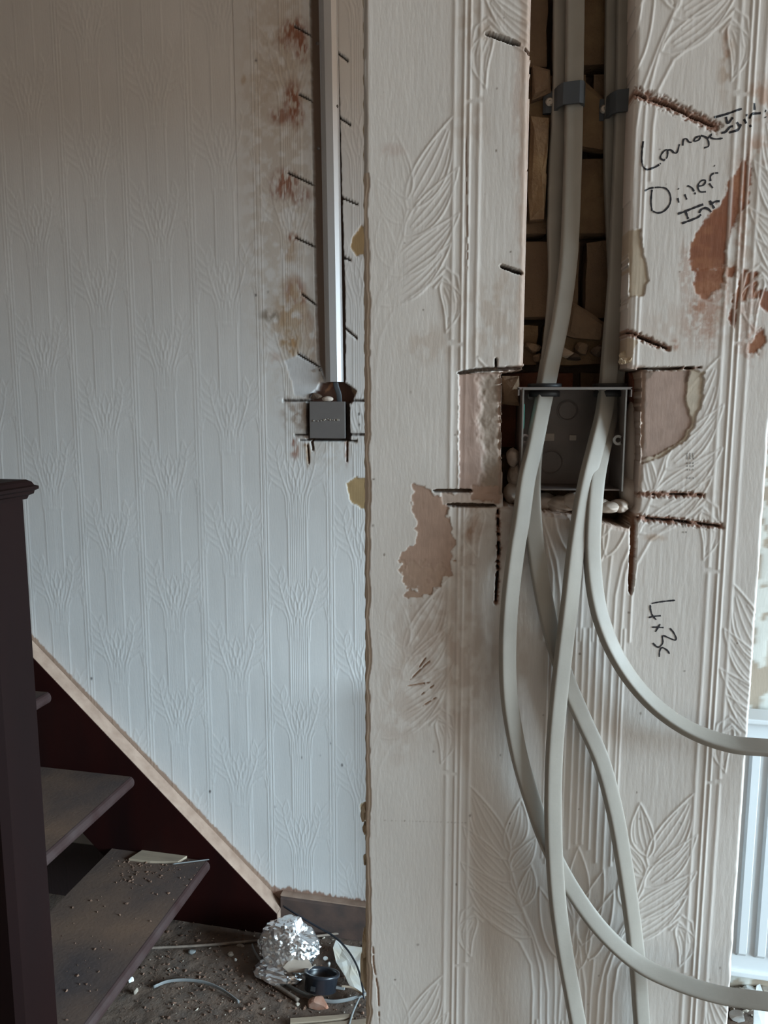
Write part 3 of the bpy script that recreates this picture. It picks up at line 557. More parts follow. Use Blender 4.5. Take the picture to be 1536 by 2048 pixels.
# ---- floor, ceiling and the rest of the room
fl = MB().box((-2.7, -2.5, -.06), (XR+.2, 1.9, -.012)).obj('floor', 'rock_dust'); struct(fl)
def room_box(name, bs, m='shell'):
    b = MB()
    for p, q in bs: b.box(p, q)
    return struct(b.obj(name, m))
room_box('ceiling', [((-2.7, -2.5, 2.5), (XR+.2, 1.9, 2.56))])
room_box('wall_left', [((-2.56, -2.4, -.012), (-2.5, 1.75, 2.5))])
room_box('wall_side', [((XR, -2.4, -.012), (XR+.06, WSY0, 2.5)), ((XR, WSY1, -.012), (XR+.06, 1.0, 2.5)), ((XR, WSY0, -.012), (XR+.06, WSY1, WSZ0)), ((XR, WSY0, WSZ1), (XR+.06, WSY1, 2.5))])
room_box('wall_front', [((-2.5, -2.4, -.012), (XR, -2.34, 2.5))])
# ---- skirting
sk = MB().prism([(0, 0), (-.022, 0), (-.022, .092), (-.016, .100), (0, .102)], 0, -.137, .9)
skb = struct(sk.obj('baseboard_back', 'skirt', frame=FF)); MB().box((-.137, -.021, .1005), (.9, 0, .104)).obj('dusty_top', 'edge_dust', skb, FF)

# ================================================================== STAIRCASE (frame of the back wall)
st = tag(empty('staircase', (-.39, -.4, 0), FF), 'dark mahogany open staircase with dusty treads rising to the left', 'staircase')
sx0, sz0 = -.139, .064; sl = (.794-.074)/(.889-.139)
tl = lambda x: sz0+(sx0-x)*sl
poly = [(-.139, 0), (-.139, .064), (-2.0, tl(-2.0)), (-2.0, tl(-2.0)-.36), (-.49, 0)]
MB().prism(poly, 1, -.048, -.001).obj('wall_string', 'wood_red', st, FF, bevel=.0015)
# dust-pale top edge and end of the wall string
e = .0016; MB().prism([(-.139, tl(-.139)), (-.139, tl(-.139)+e), (-2.0, tl(-2.0)+e), (-2.0, tl(-2.0))], 1, -.047, -.001).obj('string_top_edge', 'edge_dust', st, FF)
MB().box((-.139, -.047, 0), (-.1375, -.001, .065)).obj('string_end', 'edge_dust', st, FF)
M['tread'] = mat('dusty_tread', (.185, .118, .082), .9, spec=.08, var=.7, vscale=4, color2=(.062, .052, .054), bump=.35, bscale=120)
M['nosing'] = mat('scuffed_nosing', (.030, .0125, .0115), .6, spec=.2, var=.8, vscale=14, color2=(.055, .036, .034))
nose = [(-.332, .195), (-.551, .42), (-.797, .647), (-1.02, .872), (-1.245, 1.097)]
for i, (nx, nz_) in enumerate(nose):
    t = MB().prism([(nx-.30, nz_-.032), (nx-.012, nz_-.032), (nx-.012, nz_), (nx-.30, nz_)], 1, -.735, -.03).obj('tread', 'tread', st, FF)
    pr = [(nx-.012, nz_-.032)]+[(nx-.012+.012*math.sin(a), nz_-.016-.016*math.cos(a)) for a in np.linspace(.2, math.pi-.2, 7)]+[(nx-.012, nz_)]
    MB().prism(pr, 1, -.735, -.03).obj('nosing', 'nosing', t, FF)
# outer string behind the newel
MB().prism([(-.42, .05), (-.42, .30), (-2.0, tl(-2.0)+.06), (-2.0, tl(-2.0)-.34), (-.52, .0), (-.42, 0)], 1, -.775, -.735).obj('outer_string', 'wood_red', st, FF)
nx0, nx1, ny0, ny1, ztop = -.445, -.345, -.80, -.70, 1.286; ch = .012
np_ = MB().prism([(nx0+ch, ny0), (nx1-ch, ny0), (nx1, ny0+ch), (nx1, ny1-.003), (nx1-.003, ny1), (nx0+.003, ny1), (nx0, ny1-.003), (nx0, ny0+ch)], 2, 0, ztop).obj('newel_post', 'wood_red_newel', st, FF)
cpf = [(.004, 0), (.006, .006), (.012, .009), (.013, .014), (.018, .017), (.018, .022), (.013, .024), (.010, .030), (.004, .034)]
b = MB(); V = []; F = []
for o_, h in [(-.001, 0)]+cpf: V += [(nx0-o_, ny0-o_, ztop+h), (nx1+o_, ny0-o_, ztop+h), (nx1+o_, ny1+o_, ztop+h), (nx0-o_, ny1+o_, ztop+h)]
n = len(cpf)+1
for i in range(n-1):
    for j in range(4): F.append((i*4+j, i*4+(j+1) % 4, i*4+4+(j+1) % 4, i*4+4+j))
F += [(3, 2, 1, 0), tuple((n-1)*4+j for j in range(4))]
b.add(V, F).obj('newel_cap', 'wood_red_newel', np_, FF)

# ================================================================== CABLE CAPPING, CABLE AND BOX ON THE BACK WALL
ca, cb = far(657, 0, -.004), far(670, 764, -.004); up = (ca-cb)/(ca[2]-cb[2]); top = cb+up*(2.498-cb[2])
cp = tag(empty('cable_capping', cb, FF), 'long silver-grey metal cable capping running up the back wall', 'cable cover')
def cap_profile(): return [(u*.80, v) for u, v in [(-.030, .0), (-.022, -.001), (-.0215, -.006), (-.010, -.014), (.012, -.014), (.0225, -.006), (.023, -.001), (.027, .0), (.027, .0015), (.021, .0005), (.0205, -.005), (.011, -.0125), (-.009, -.0125), (-.020, -.005), (-.0205, .0005), (-.030, .0015)]]
pr = cap_profile(); V = [(p[0]+u, p[1]+v, p[2]) for p in (cb, top) for u, v in pr]; n = len(pr)
F = [(i, (i+1) % n, n+(i+1) % n, n+i) for i in range(n)]+[tuple(range(n))[::-1], tuple(range(n, 2*n))]
MB().add(V, F).obj('channel', 'capping', cp, FF)
for x, y in ((635, 87), (637, 297), (641, 740), (674, 213), (676, 650)):
    q = far(x, y, -.008); MB().lathe([(.004, 0), (.004, -.0015), (.0015, -.003)], q, axis=1, n=10).obj('nail', 'nail', cp, FF)
P = catmull([far(669, 740, -.002), far(672, 770, .0), far(678, 790, .004), far(679, 815, .010)], 8); V, F = sweep(P, rsec(.0135, .006), side=(0, 1, 0))
tag(obj('capped_cable', V, F, M['clip'], frame=FF, smooth=True), 'short grey cable between the metal capping and the small grey box', 'cable')
x0, z1 = far(619, 803, -.006)[[0, 2]]; x1, z0 = far(691, 877, -.006)[[0, 2]]
bx = tag(empty('back_wall_box', ((x0+x1)/2, -.006, z0), FF), 'small square dark grey plastic box set into the back wall', 'electrical box')
MB().box((x0+.003, -.004, z0+.003), (x1-.003, .017, z1-.003)).obj('body', 'black_plastic', bx, FF)
MB().box((x0, -.009, z0), (x1, -.003, z1)).obj('cover', 'boxgrey', bx, FF, bevel=.0016)
rs = np.random.RandomState(8); b = MB()
for px_, s_ in [(627, 1.4), (636, .8), (642, .9), (648, 1.2), (651, 1.0), (656, .9), (660, 1.3), (664, .8), (668, 1.1), (675, 1.5), (678, .8)]:
    q = far(px_, 840+rs.uniform(-2, 2), -.0092); b.lathe([(.0021*s_, 0), (.0017*s_, -.0012), (.0005*s_, -.0020)], q, axis=1, n=8)
lt = b.obj('raised_lettering', 'screw', bx, FF); lt['label'] = 'row of bright worn raised marks'
chunk('filler_foam', far(655, 798, -.0), (.03, .016, .014), 'foam', 91, wb, FF, sub=3, cuts=0, smooth=True)
chunk('plaster_lump', far(632, 792, -.0), (.035, .016, .020), 'mortar', 92, wb, FF, sub=3)

# ================================================================== METAL BOX IN THE PIER
q0 = near(1040, 981, .003); q1 = near(1254, 776, .003); bx0, bz0, bx1, bz1 = q0[0], q0[2], q1[0], q1[2]; BY0, BY1 = .002, .043
mb = tag(empty('socket_back_box', ((bx0+bx1)/2, .02, bz0), WF), 'square galvanised metal back box set into the pier, cables passing through it', 'electrical box')
t = .0011
MB().box((bx0, BY1-t, bz0), (bx1, BY1, bz1)).obj('back_plate', 'galv', mb)
for nm, a, c in (('side_wall', (bx0, BY0, bz0), (bx0+t, BY1, bz1)), ('side_wall', (bx1-t, BY0, bz0), (bx1, BY1, bz1)), ('bottom_wall', (bx0, BY0+.004, bz0), (bx1, BY1, bz0+t)), ('top_wall', (bx0, BY0-.001, bz1-t), (bx1, BY1, bz1))):
    wq = MB().box(a, c).obj(nm, 'galv', mb)
    if nm != 'bottom_wall':
        lo = list(a); hi = list(c); hi[1] = lo[1]+.0004; lo[1] -= .0003; MB().box(lo, hi).obj('bright_edge', 'galv_edge', wq)
MB().box((bx0-.003, BY0-.001, bz1-.001), (bx1+.003, BY0+.006, bz1+.0006)).obj('top_lip', 'galv', mb)
MB().box((bx1+.0022, BY0-.001, bz1-.006), (bx1+.003, BY0+.004, bz1)).obj('bent_corner', 'galv', mb); MB().box((bx0-.003, BY0-.001, bz1-.005), (bx0-.0022, BY0+.004, bz1)).obj('bent_corner', 'galv', mb)
for (x, y, r) in ((1135, 821, 21), (1102, 924, 25)):
    c = near(x, y, BY1-t-.0003); R = r/2740; MB().lathe([(R, 0), (R, -.0006), (R-.0008, -.0008), (R-.0016, -.0001)], c, axis=1, n=36).obj('knockout', 'galv', mb)
for (xa, xb, ya, yb) in ((1084, 1109, 867, 882), (1139, 1153, 870, 881)):
    p = near(xa, yb, BY1-t-.001); q = near(xb, ya, BY1-t-.001); sl_ = MB().box((p[0], p[1], p[2]), (q[0], q[1]+.0009, q[2])).obj('fixing_slot', 'foam', mb, bevel=.0004); sl_['label'] = 'pale filler showing through fixing slot'
def ring(name, c, R, r, m, parent, axis=1): return MB().lathe([(r, 0), (r, -.002), (R, -.002), (R, 0), (r, 0)], c, axis=axis, n=24, cap=False).obj(name, m, parent)
lg = ring('screw_lug', near(1235, 880, .006), 10/2850, 5/2850, 'galv_edge', mb); MB().box((near(1240, 880, .006)[0], .004, near(1240, 888, .006)[2]), (bx1, .0055, near(1240, 873, .006)[2])).obj('lug_tab', 'galv', lg)
lg = ring('screw_lug', near(1050, 877, .007), 9/2850, 5/2850, 'galv', mb)
ring('earth_terminal', near(1062, 792, .03), 7/2750, 3/2750, 'galv_edge', mb)
p = near(1047, 857, .010); MB().box((bx0+t, .008, p[2]), (bx0+t+.0012, .016, near(1047, 808, .010)[2])).obj('green_tag', 'green', mb)
for xc, dy in ((1089, .024), (1219, .024)):
    c = near(xc, 777, dy); c[2] = bz1
    g = MB().lathe([(.0090, .0035), (.0118, .0035), (.0120, .0008), (.0098, .0004), (.0098, -.0016), (.0108, -.002), (.0106, -.0056), (.0090, -.0056)], c, n=32, cap=False)
    g.lathe([(.0090, .0034), (.0086, .002), (.0086, -.004), (.0090, -.0055)], c, n=32, cap=False).obj('grommet', 'rubber', mb, smooth=True)

# ================================================================== CABLES
def cable(name, pts, label, rolls=(20,), tail=(), w_=.0117, h_=.0062):
    C_ = [near(x, y, d) for x, y, d in pts]; n0 = len(C_); C_ += [C_[n0-1]+np.array(t) for t in tail]
    z_end = C_[-1][2]; C_ += [C_[-1]*[1, 1, 0]+[.004*k, 0, z_end*(1-k/4)+.012*k/4] for k in (1, 2, 3, 4)]       # on down to the floor, outside the picture
    P = catmull(C_, 10); u = np.minimum(np.arange(len(P))/((n0-1)*10), 1)
    r = np.interp(u, np.linspace(0, 1, len(rolls)), np.radians(rolls))
    V, F = sweep(P, rsec(w_, h_, 8, 5.5), side=(0, 1, 0), roll=-r)
    return tag(obj(name, V, F, 'cable', smooth=True), label, 'cable', 'flat grey cables hanging from the box')
SIDE = [(.035, -.004, -.001), (.075, -.014, -.004), (.12, -.034, -.012), (.17, -.068, -.035), (.215, -.115, -.085), (.25, -.165, -.17), (.27, -.20, -.30)]; DOWN = [(.001, -.002, -.06)]
cable('flat_cable', [(1152, -330, 0.022), (1151, -100, 0.022), (1150, 40, 0.022), (1148, 190, 0.022), (1146, 300, 0.021), (1141, 450, 0.02), (1135, 540, 0.019), (1121, 640, 0.02), (1101, 735, 0.0224), (1093, 775, 0.0217), (1085, 810, 0.0161), (1067, 900, 0.004), (1053, 960, -0.005), (1042, 1040, -0.0103), (1032, 1100, -0.0127), (1020, 1200, -0.0146), (1015, 1300, -0.013), (1019, 1400, -0.013), (1038, 1510, -0.0124), (1066, 1605, -0.0124), (1097, 1690, -0.0124), (1145, 1780, -0.0149), (1205, 1862, -0.0186), (1275, 1925, -0.0223), (1350, 1962, -0.026), (1440, 1990, -0.0298), (1540, 2004, -0.0335)],
      'grey flat cable leftmost below the box, crossing to exit at bottom right', (-6, -6, -8, -14, -18, -22, -25, -26, -20, -24, -40, -45), SIDE)
cable('flat_cable', [(1126, -330, 0.0305), (1125, -100, 0.0305), (1124, 40, 0.0305), (1122, 190, 0.0305), (1113, 330, 0.0305), (1111, 440, 0.029), (1113, 560, 0.029), (1103, 680, 0.031), (1090, 765, 0.0286), (1083, 810, 0.0271), (1072, 870, 0.0164), (1066, 930, 0.006), (1064, 990, -0.004), (1068, 1060, -0.0078), (1078, 1140, -0.0084), (1093, 1220, -0.0084), (1112, 1295, -0.0062), (1135, 1365, -0.0068), (1167, 1440, -0.0081), (1202, 1520, -0.0093), (1229, 1620, -0.0099), (1247, 1720, -0.0105), (1262, 1820, -0.0105), (1274, 1920, -0.0112), (1281, 2010, -0.0112), (1285, 2100, -0.0112), (1286, 2400, -0.0112)],
      'grey flat cable behind the leftmost one, hanging down to the bottom edge', (-4, -4, -8, 15, 20, 0, -18, -22, -24, -22, -20), DOWN)
cable('flat_cable', [(1254, -330, 0.023), (1253, -100, 0.023), (1252, 40, 0.023), (1249, 200, 0.023), (1243, 350, 0.022), (1238, 450, 0.021), (1233, 560, 0.021), (1223, 680, 0.022), (1215, 772, 0.0198), (1207, 830, 0.0132), (1192, 890, 0.004), (1177, 950, -0.006), (1163, 1020, -0.0109), (1151, 1100, -0.0146), (1140, 1200, -0.0171), (1128, 1300, -0.0167), (1117, 1400, -0.018), (1109, 1500, -0.0192), (1106, 1600, -0.0205), (1108, 1700, -0.0211), (1115, 1800, -0.0211), (1127, 1890, -0.0205), (1143, 1980, -0.0205), (1158, 2060, -0.0205), (1175, 2150, -0.0205), (1200, 2350, -0.0205)],
      'pale grey flat cable in front of the others, hanging near the middle', (-4, -6, -10, -22, -24, -20, -18, -22, -24), DOWN)
cable('flat_cable', [(1230, -330, 0.0305), (1229, -100, 0.0305), (1228, 40, 0.0305), (1226, 200, 0.0305), (1225, 350, 0.0305), (1231, 500, 0.0295), (1236, 640, 0.0295), (1231, 765, 0.0286), (1222, 815, 0.0269), (1210, 870, 0.0134), (1199, 920, 0.003), (1191, 970, -0.006), (1185, 1050, -0.0109), (1184, 1110, -0.0121), (1190, 1180, -0.0134), (1203, 1240, -0.0146), (1229, 1305, -0.0136), (1268, 1366, -0.0155), (1320, 1420, -0.0174), (1385, 1462, -0.0198), (1460, 1488, -0.0229), (1540, 1496, -0.026)],
      'grey flat cable curving away to the right-hand edge', (-4, -4, 0, -10, -20, -25, -40, -55, -60), SIDE)
# clips in the chase
def clip(xa, xt, xb, ya, yb, label):
    z1, z0 = near(xa, ya, .026)[2], near(xa, yb, .026)[2]; X = lambda p: near(p, 200, .020)[0]
    e = tag(empty('cable_clip', (X(xa), .036, z0)), label, 'cable clip', 'plastic clips holding the paired cables')
    A, T_, Bq = X(xa), X(xt), X(xb)
    b = MB(); pr = [(A, 0.0345), (A, 0.0325), (A+.002, 0.0310), (T_-.003, 0.0305), (T_-.001, 0.0220), (T_+.002, 0.0160), (Bq-.004, 0.0135), (Bq-.001, 0.0150), (Bq+.0005, 0.0190), (Bq+.0005, 0.0365), (Bq-.0015, 0.0365), (Bq-.0015, 0.0195), (Bq-.004, 0.0155), (T_+.003, 0.0180), (T_+.001, 0.0230), (T_-.001, 0.0345)]
    b.prism(pr, 2, z0, z1).obj('strap', 'clip', e, bevel=.0003)
    c = np.array([A+.0042, 0.0308, (z0+z1)/2]); s = MB().lathe([(.0029, 0), (.0029, -.001), (.0020, -.0019), (.0009, -.0019), (.0007, -.0010)], c, axis=1, n=18).obj('screw', 'screw', e, smooth=False)
clip(1091, 1118, 1168, 177, 221, 'grey plastic clip with a bright screw on the left cable pair')
clip(1202, 1224, 1272, 192, 236, 'grey plastic clip in shadow on the right cable pair')

# ================================================================== RADIATOR ON THE RIGHT
ra = far(1470, 1440, -.06); rz1, rz0 = far(1500, 1437, -.06)[2], far(1500, 1940, -.06)[2]; rx0, rx1 = .27, ra[0]+.35
rd = tag(empty('radiator', (rx0+.45, -.05, 0), FF), 'white fluted panel radiator glimpsed right of the pier', 'radiator')
x = np.linspace(rx0, rx1, 520); prof = -.068-.010*np.clip(.5+2.2*np.cos((x-far(1497, 1700, -.068)[0])*2*np.pi/.0415), 0, 1)
V = []; F = []; lv = [rz0+.040, rz0+.052, rz1-.055, rz1-.043]
for i, xx in enumerate(x):
    V.append((xx, -.068, rz0)); V += [(xx, -.068, lv[0]), (xx, prof[i], lv[1]), (xx, prof[i], lv[2]), (xx, -.068, lv[3]), (xx, -.068, rz1)]
for i in range(len(x)-1):
    for j in range(5): a = i*6+j; F.append((a, a+6, a+7, a+1))
MB().add(V, F).box((rx0, -.0665, rz0), (rx1, -.056, rz1)).obj('panel', 'radiator', rd, FF)
MB().box((rx0-.002, -.090, rz1-.002), (rx1, -.02, rz1+.010)).obj('top_cover', 'radiator', rd, FF, bevel=.003); MB().box((rx0-.002, -.075, rz0-.012), (rx1, -.055, rz0+.003)).obj('bottom_rail', 'radiator', rd, FF, bevel=.003)
for q in (.2, .8): MB().box((rx0+q, -.056, rz0+.1), (rx0+q+.03, -.001, rz1-.1)).obj('wall_bracket', 'radiator', rd, FF)

# ================================================================== FLOOR DIRT AND RUBBISH
gx = np.arange(-.75, .45, .006); gy = np.arange(-.72, .0, .006); GX, GY = np.meshgrid(gx, gy)
def dirt_z(X, Y): return .006*(fbm(X*9, Y*9, 3, 4)-.5)+.004*(fbm(X*45, Y*45, 13, 2)-.5)
GZ = dirt_z(GX, GY)-.001
def grid_obj(name, X, Y, Z, m, frame, parent=None):
    r, c = X.shape; V = np.stack([X, Y, Z], -1).reshape(-1, 3); i = np.arange(r*c).reshape(r, c); Q = np.stack([i[:-1, :-1], i[:-1, 1:], i[1:, 1:], i[1:, :-1]], -1).reshape(-1, 4)
    return obj(name, V, Q, m, parent, frame, smooth=True)
dd = grid_obj('dirt_layer', GX, GY, GZ, 'rock_dust', FF, fl)
gx2 = np.arange(.88, 1.5, .008); GX2, GY2 = np.meshgrid(gx2, gy); grid_obj('dirt_layer', GX2, GY2, dirt_z(GX2, GY2)-.001, 'rock_dust', FF, fl)
def crumbs(name, n, sampler, smin, smax, m, seed, label):
    rs_ = np.random.RandomState(seed); V = []; F = []
    base = np.array([(1, 0, 0), (-1, 0, 0), (0, 1, 0), (0, -1, 0), (0, 0, 1), (0, 0, -1)], float); fc = [(0, 2, 4), (2, 1, 4), (1, 3, 4), (3, 0, 4), (2, 0, 5), (1, 2, 5), (3, 1, 5), (0, 3, 5)]
    for i in range(n):
        p = sampler(rs_)
        s = smin+(smax-smin)*rs_.rand()**3; q = base*s*rs_.uniform(.4, 1.3, 3)+rs_.uniform(-.3, .3, (6, 3))*s; a = rs_.rand()*6.28; c_, s_ = math.cos(a), math.sin(a)
        q = np.stack([q[:, 0]*c_-q[:, 1]*s_, q[:, 0]*s_+q[:, 1]*c_, q[:, 2]*.7], 1); q[:, 2] += s*.3
        F += [tuple(k+len(V) for k in f) for f in fc]; V += list(q+p)
    o = obj(name, V, F, m, None, FF); tag(o, label, 'debris', kind='stuff'); return o
def s_floor(rs_):
    while True:
        x, y = rs_.uniform(-.55, .25), rs_.uniform(-.6, -.03)
        g = math.exp(-((x+.13)/.2)**2-((y+.2)/.16)**2)
        if rs_.rand() < .25+.75*g: return np.array([x, y, dirt_z(np.array(x), np.array(y))])
crumbs('brick_crumbs', 1700, s_floor, .001, .0055, 'crumb', 1, 'reddish brown brick crumbs and grit scattered over the dirt floor')
crumbs('plaster_crumbs', 260, s_floor, .001, .0055, 'crumb_pale', 2, 'pale plaster crumbs scattered over the dirt floor')
def s_tread(rs_):
    if rs_.rand() < .55: return np.array([rs_.normal(-.47, .06), rs_.normal(-.09, .05)*1.0-.02, .195])
    return np.array([rs_.uniform(-.60, -.35), rs_.uniform(-.66, -.05), .195])
def s_tr(rs_):
    p = s_tread(rs_); p[0] = min(max(p[0], -.62), -.345); p[1] = min(max(p[1], -.7), -.035); return p
crumbs('tread_grit', 420, s_tr, .0008, .0048, 'crumb', 3, 'pale grit lying on the lowest stair tread')
def s_rad(rs_): x, y = rs_.uniform(.9, 1.4), rs_.uniform(-.45, -.02); return np.array([x, y, dirt_z(np.array(x), np.array(y))])
crumbs('rubble_grit', 350, s_rad, .003, .013, 'crumb_pale', 4, 'broken plaster rubble on the floor under the radiator')
# offcut on the tread
def slab(name, px, z, th, m, label, cat, seed=0, dz=None, bevel=.001):
    """flat piece whose outline is measured on the level z"""
    P = [ground(x, y, z+th) for x, y in px]; V = [(p[0], p[1], z+(dz[i] if dz else 0)) for i, p in enumerate(P)]+[(p[0], p[1], z+th+(dz[i] if dz else 0)) for i, p in enumerate(P)]; n = len(P)
    F = [tuple(range(n))[::-1], tuple(range(n, 2*n))]+[(i, (i+1) % n, n+(i+1) % n, n+i) for i in range(n)]
    return tag(MB().add(V, F).obj(name, m, None, FF, bevel=bevel), label, cat)
slab('timber_offcut', [(257, 1717), (290, 1696), (390, 1695), (386, 1704), (356, 1723), (300, 1722)], .1955, .007, 'wood_pale', 'pale sawn timber offcut lying on the lowest tread', 'wood offcut')
def rod(name, pts, w_, h_, m, label, cat, sec=None, group=None):
    """pts: photo pixels with height of the rod's middle above the floor"""
    P = catmull([ground(x, y, z) for x, y, z in pts], 8); V, F = sweep(P, sec or rsec(w_, h_, 4, 2.6), side=(0, 0, 1.))
    return tag(obj(name, V, F, m, None, FF, smooth=True), label, cat, group)
rod('wire_offcut', [(345, 1728, .200), (385, 1723, .200), (424, 1718, .200)], .003, .003, 'trunk', 'thin grey wire offcut beside the timber on the lowest tread', 'wire')
# crumpled foil
V, F = ICO[5]; V = V.copy(); c = ground(578, 1905, .03)
r = 1+.22*(noise3(V*2.0+4, 3)-.5)+.28*(noise3(V*6+1, 5)-.5)+.20*np.abs(noise3(V*13, 9)-.5)
nd = np.array([.62, .1, .78]); nd /= np.linalg.norm(nd); r -= .34*np.exp(-((1-V@nd)/.10)**2)
V = V*r[:, None]*np.array([.077, .062, .066]); V[:, 2] = np.where(V[:, 2] < -.042, -.042+(V[:, 2]+.042)*.2, V[:, 2])
V[:, 0] -= .10*V[:, 2]*0; V += np.array([c[0], c[1], .052])
tag(obj('foil_ball', V, F, 'foil', None, FF), 'large crumpled ball of shiny aluminium foil on the floor', 'foil')
V, F = ICO[4]; V = V.copy(); c2 = ground(560, 1945, .012); r = 1+.5*(noise3(V*5+8, 13)-.5)+.2*(noise3(V*12, 2)-.5); V = V*r[:, None]*np.array([.062, .040, .020])+np.array([c2[0], c2[1]-.004, .018])
tag(obj('foil_scrap', V, F, 'foil', None, FF), 'flattened scrap of crumpled foil in front of the foil ball', 'foil')
slab('card_scrap', [(565, 1930), (590, 1912), (612, 1912), (625, 1930), (612, 1936), (575, 1936)], .050, .003, 'card', 'brown card scrap resting against the foil', 'card', dz=[-.006, .006, .006, -.004, -.010, -.010])
# black round plastic cup
c = ground(642, 1968, .025); cu = tag(empty('plastic_cup', (c[0], c[1], .002), FF), 'shallow round black plastic cup lying in front of the foil', 'cup')
def tilt(b, a=-.42):
    V = np.array(b.V)-[c[0], c[1], .02]; k, q = math.cos(a), math.sin(a); V = np.stack([V[:, 0], V[:, 1]*k-V[:, 2]*q, V[:, 1]*q+V[:, 2]*k], 1); b.V = [tuple(v) for v in V+[c[0], c[1], .030]]; return b
tilt(MB().lathe([(.035, .002), (.039, .003), (.041, .034), (.045, .036), (.045, .043), (.039, .043), (.038, .036), (.036, .016), (.0, .014)], (c[0], c[1], 0), n=40, cap=False)).obj('cup_body', 'black_plastic', cu, FF, smooth=True)
tilt(MB().box((c[0]-.014, c[1]-.0425, .010), (c[0]-.003, c[1]-.038, .020))).obj('side_slot', 'rubber', cu, FF)
tilt(MB().box((c[0]+.040, c[1]-.006, .012), (c[0]+.062, c[1]+.002, .018))).obj('spout', 'trunk', cu, FF, bevel=.001)
# torn white paper
def sheet(name, px, z, m, label, cat, curl=.02, seed=0):
    P = np.array([ground(x, y, z) for x, y in px]); n = len(P); c = P.mean(0); rings = [P, c+(P-c)*.6, c+(P-c)*.25]; V = np.vstack(rings+[c[None]])
    V[:, 2] = z+curl*(fbm(V[:, 0]*25, V[:, 1]*25, seed, 2)-.3)
    F = []
    for k in range(2):
        for i in range(n): F.append((k*n+i, k*n+(i+1) % n, (k+1)*n+(i+1) % n, (k+1)*n+i))
    F += [(2*n+i, 2*n+(i+1) % n, 3*n) for i in range(n)]
    V2 = V.copy(); V2[:, 2] -= .0012; m_ = len(V); F2 = [tuple(q+m_ for q in f[::-1]) for f in F]; Fs = [(i, i+m_, (i+1) % n+m_, (i+1) % n) for i in range(n)]
    return tag(obj(name, np.vstack([V, V2]), F+F2+Fs, m, None, FF, smooth=False), label, cat)
sheet('paper_scrap', [(666, 1897), (672, 1884), (682, 1890), (700, 1894), (728, 1898), (738, 1920), (738, 1960), (733, 1990), (712, 1988), (698, 1975), (690, 1955), (672, 1925)], .014, 'white_paper', 'torn white wallpaper scrap beside the pier', 'paper', .018, 3)
# wires and offcuts
rod('thin_cable', [(566, 1812, .085), (595, 1830, .078), (632, 1852, .06), (668, 1873, .05), (695, 1900, .045), (715, 1935, .042), (725, 1975, .035), (728, 1998, .02)], .0048, .0048, 'black_plastic', 'thin black cable arching over the rubbish by the skirting', 'cable')
rod('thin_cable', [(722, 1988, .012), (712, 2010, .012), (704, 2030, .012), (696, 2060, .012), (690, 2100, .012)], .0045, .0045, 'trunk', 'thin grey cable at the foot of the pier', 'cable')
rod('trunking_strip', [(504, 1890, .030), (512, 1908, .024), (530, 1930, .018), (560, 1958, .012), (600, 1984, .009), (640, 1999, .009), (670, 2003, .010), (705, 1997, .014), (737, 1986, .018)], .0035, .010, 'trunk', 'long bent grey plastic strip curving round the black cup', 'plastic strip')
rod('plastic_tube', [(516, 1950, .006), (555, 1973, .006), (597, 2001, .006)], .009, .009, 'wood_grey', 'short straight grey-brown tube in front of the bent strip', 'tube')
rod('cable_offcut', [(307, 1974, .005), (335, 1963, .006), (372, 1960, .007), (410, 1965, .008), (445, 1980, .007), (478, 2004, .004)], .0032, .0085, 'trunk', 'curved grey cable offcut alone on the open dirt floor', 'cable offcut')
rod('timber_strip', [(296, 1896, .006), (380, 1892, .006), (450, 1887, .006), (524, 1880, .006)], .006, .006, 'wood_grey', 'long thin timber strip on the floor left of the foil', 'wood strip')
rod('timber_strip', [(628, 1873, .012), (680, 1866, .012)], .006, .006, 'wood_grey', 'short thin timber strip behind the foil', 'wood strip')
rod('cable_offcut', [(682, 1972, .03), (705, 1976, .028), (730, 1992, .022)], .005, .005, 'wood_pale', 'short pale cable stub beside the black cup', 'cable offcut')
ch_ = ground(640, 2016, 0); chunk('brick_chip', (ch_[0], ch_[1], -.003), (.058, .045, .032), 'brick_chip', 5, None, FF, sub=3, amp=.25, cuts=8)
bpy.context.view_layer.update()
for o_ in COL.objects:
    if o_.name == 'brick_chip': tag(o_, 'pinkish broken brick chip below the black cup', 'brick chip')
slab('timber_batten', [(580, 2036), (622, 2033), (700, 2027), (707, 2034), (640, 2042), (580, 2046)], -.002, .014, 'wood_pale', 'rough timber batten at the foot of the pier, farther of two', 'wood batten')
slab('timber_batten', [(572, 2052), (640, 2046), (738, 2036), (740, 2046), (640, 2062), (572, 2070)], -.002, .014, 'wood_pale', 'rough timber batten at the foot of the pier, nearer of two', 'wood batten')
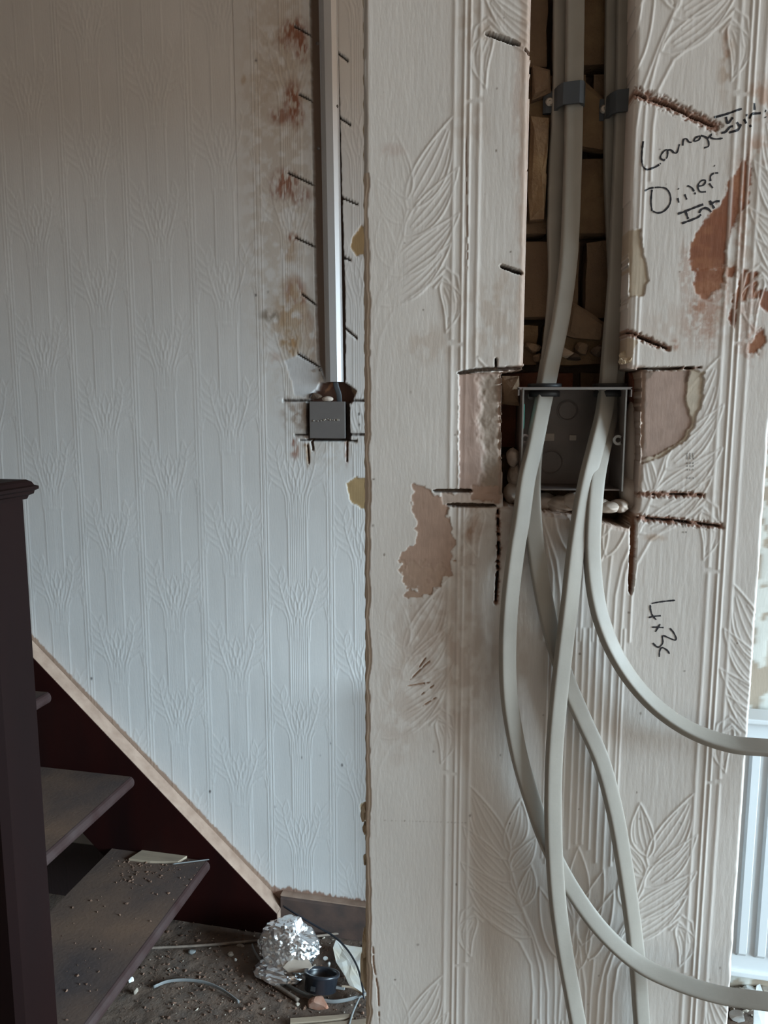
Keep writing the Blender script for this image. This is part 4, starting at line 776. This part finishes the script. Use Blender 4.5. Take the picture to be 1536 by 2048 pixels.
for i, (x, y, sx, sy, sz, m, lb) in enumerate([(384, 1903, .022, .018, .010, 'trunk', 'small grey angular flake near the thin timber strip'), (262, 1962, .018, .016, .016, 'white_flake', 'white plaster flake by the lowest tread, upper of two'), (271, 1985, .013, .018, .016, 'crumb_pale', 'pale plaster flake by the lowest tread, lower of two'),
        (462, 1908, .018, .014, .012, 'crumb_pale', 'pale plaster chip left of the foil'), (471, 1918, .010, .010, .008, 'white_flake', 'tiny white chip left of the foil'), (652, 1918, .016, .012, .012, 'white_flake', 'white plaster flake between foil and paper, upper'), (658, 1930, .010, .016, .012, 'white_flake', 'white plaster flake between foil and paper, lower'), (660, 1943, .020, .016, .014, 'brick_red', 'red brick chip between foil and torn paper'),
        (640, 1940, .020, .010, .010, 'white_flake', 'white plaster sliver behind the black cup'), (595, 2008, .012, .010, .010, 'crumb_pale', 'pale chip at the lower end of the tube'), (480, 1890, .028, .014, .010, 'wood_grey', 'brown splinter just left of the foil')]):
    p = ground(x, y, .004); tag(chunk('plaster_chip', (p[0], p[1], -.001), (sx, sy, sz), m, 200+i, None, FF, sub=2, cuts=7), lb, 'chip')
slab('paper_curl', [(1512, 1985), (1519, 1982), (1530, 2005), (1546, 2040), (1530, 2070), (1506, 2055), (1507, 2005)], .03, .004, 'white_flake', 'white curled plaster flake under the radiator', 'flake', dz=[.02, .02, .01, 0, 0, 0, .01])
for i, (x, y, s_, m, lb) in enumerate([(1485, 1992, .06, 'crumb_pale', 'brownish lump of plaster rubble under the radiator, leftmost'), (1503, 1978, .04, 'white_flake', 'pale plaster lump under the radiator, middle'), (1530, 1985, .05, 'crumb_pale', 'grey plaster lump under the radiator, rightmost'), (1478, 2025, .035, 'white_flake', 'white plaster lump at the right foot of the pier')]):
    p = ground(x, y, .02); tag(chunk('rubble_lump', (p[0], p[1], -.002), (s_*1.2, s_, s_*.7), m, 230+i, None, FF, sub=3, cuts=7), lb, 'rubble')
print('tris', sum(len(o_.data.loop_triangles) if False else sum(p.loop_total-2 for p in o_.data.polygons) if len(o_.data.polygons) < 20000 else 2*len(o_.data.polygons) for o_ in COL.objects if o_.type == 'MESH'))
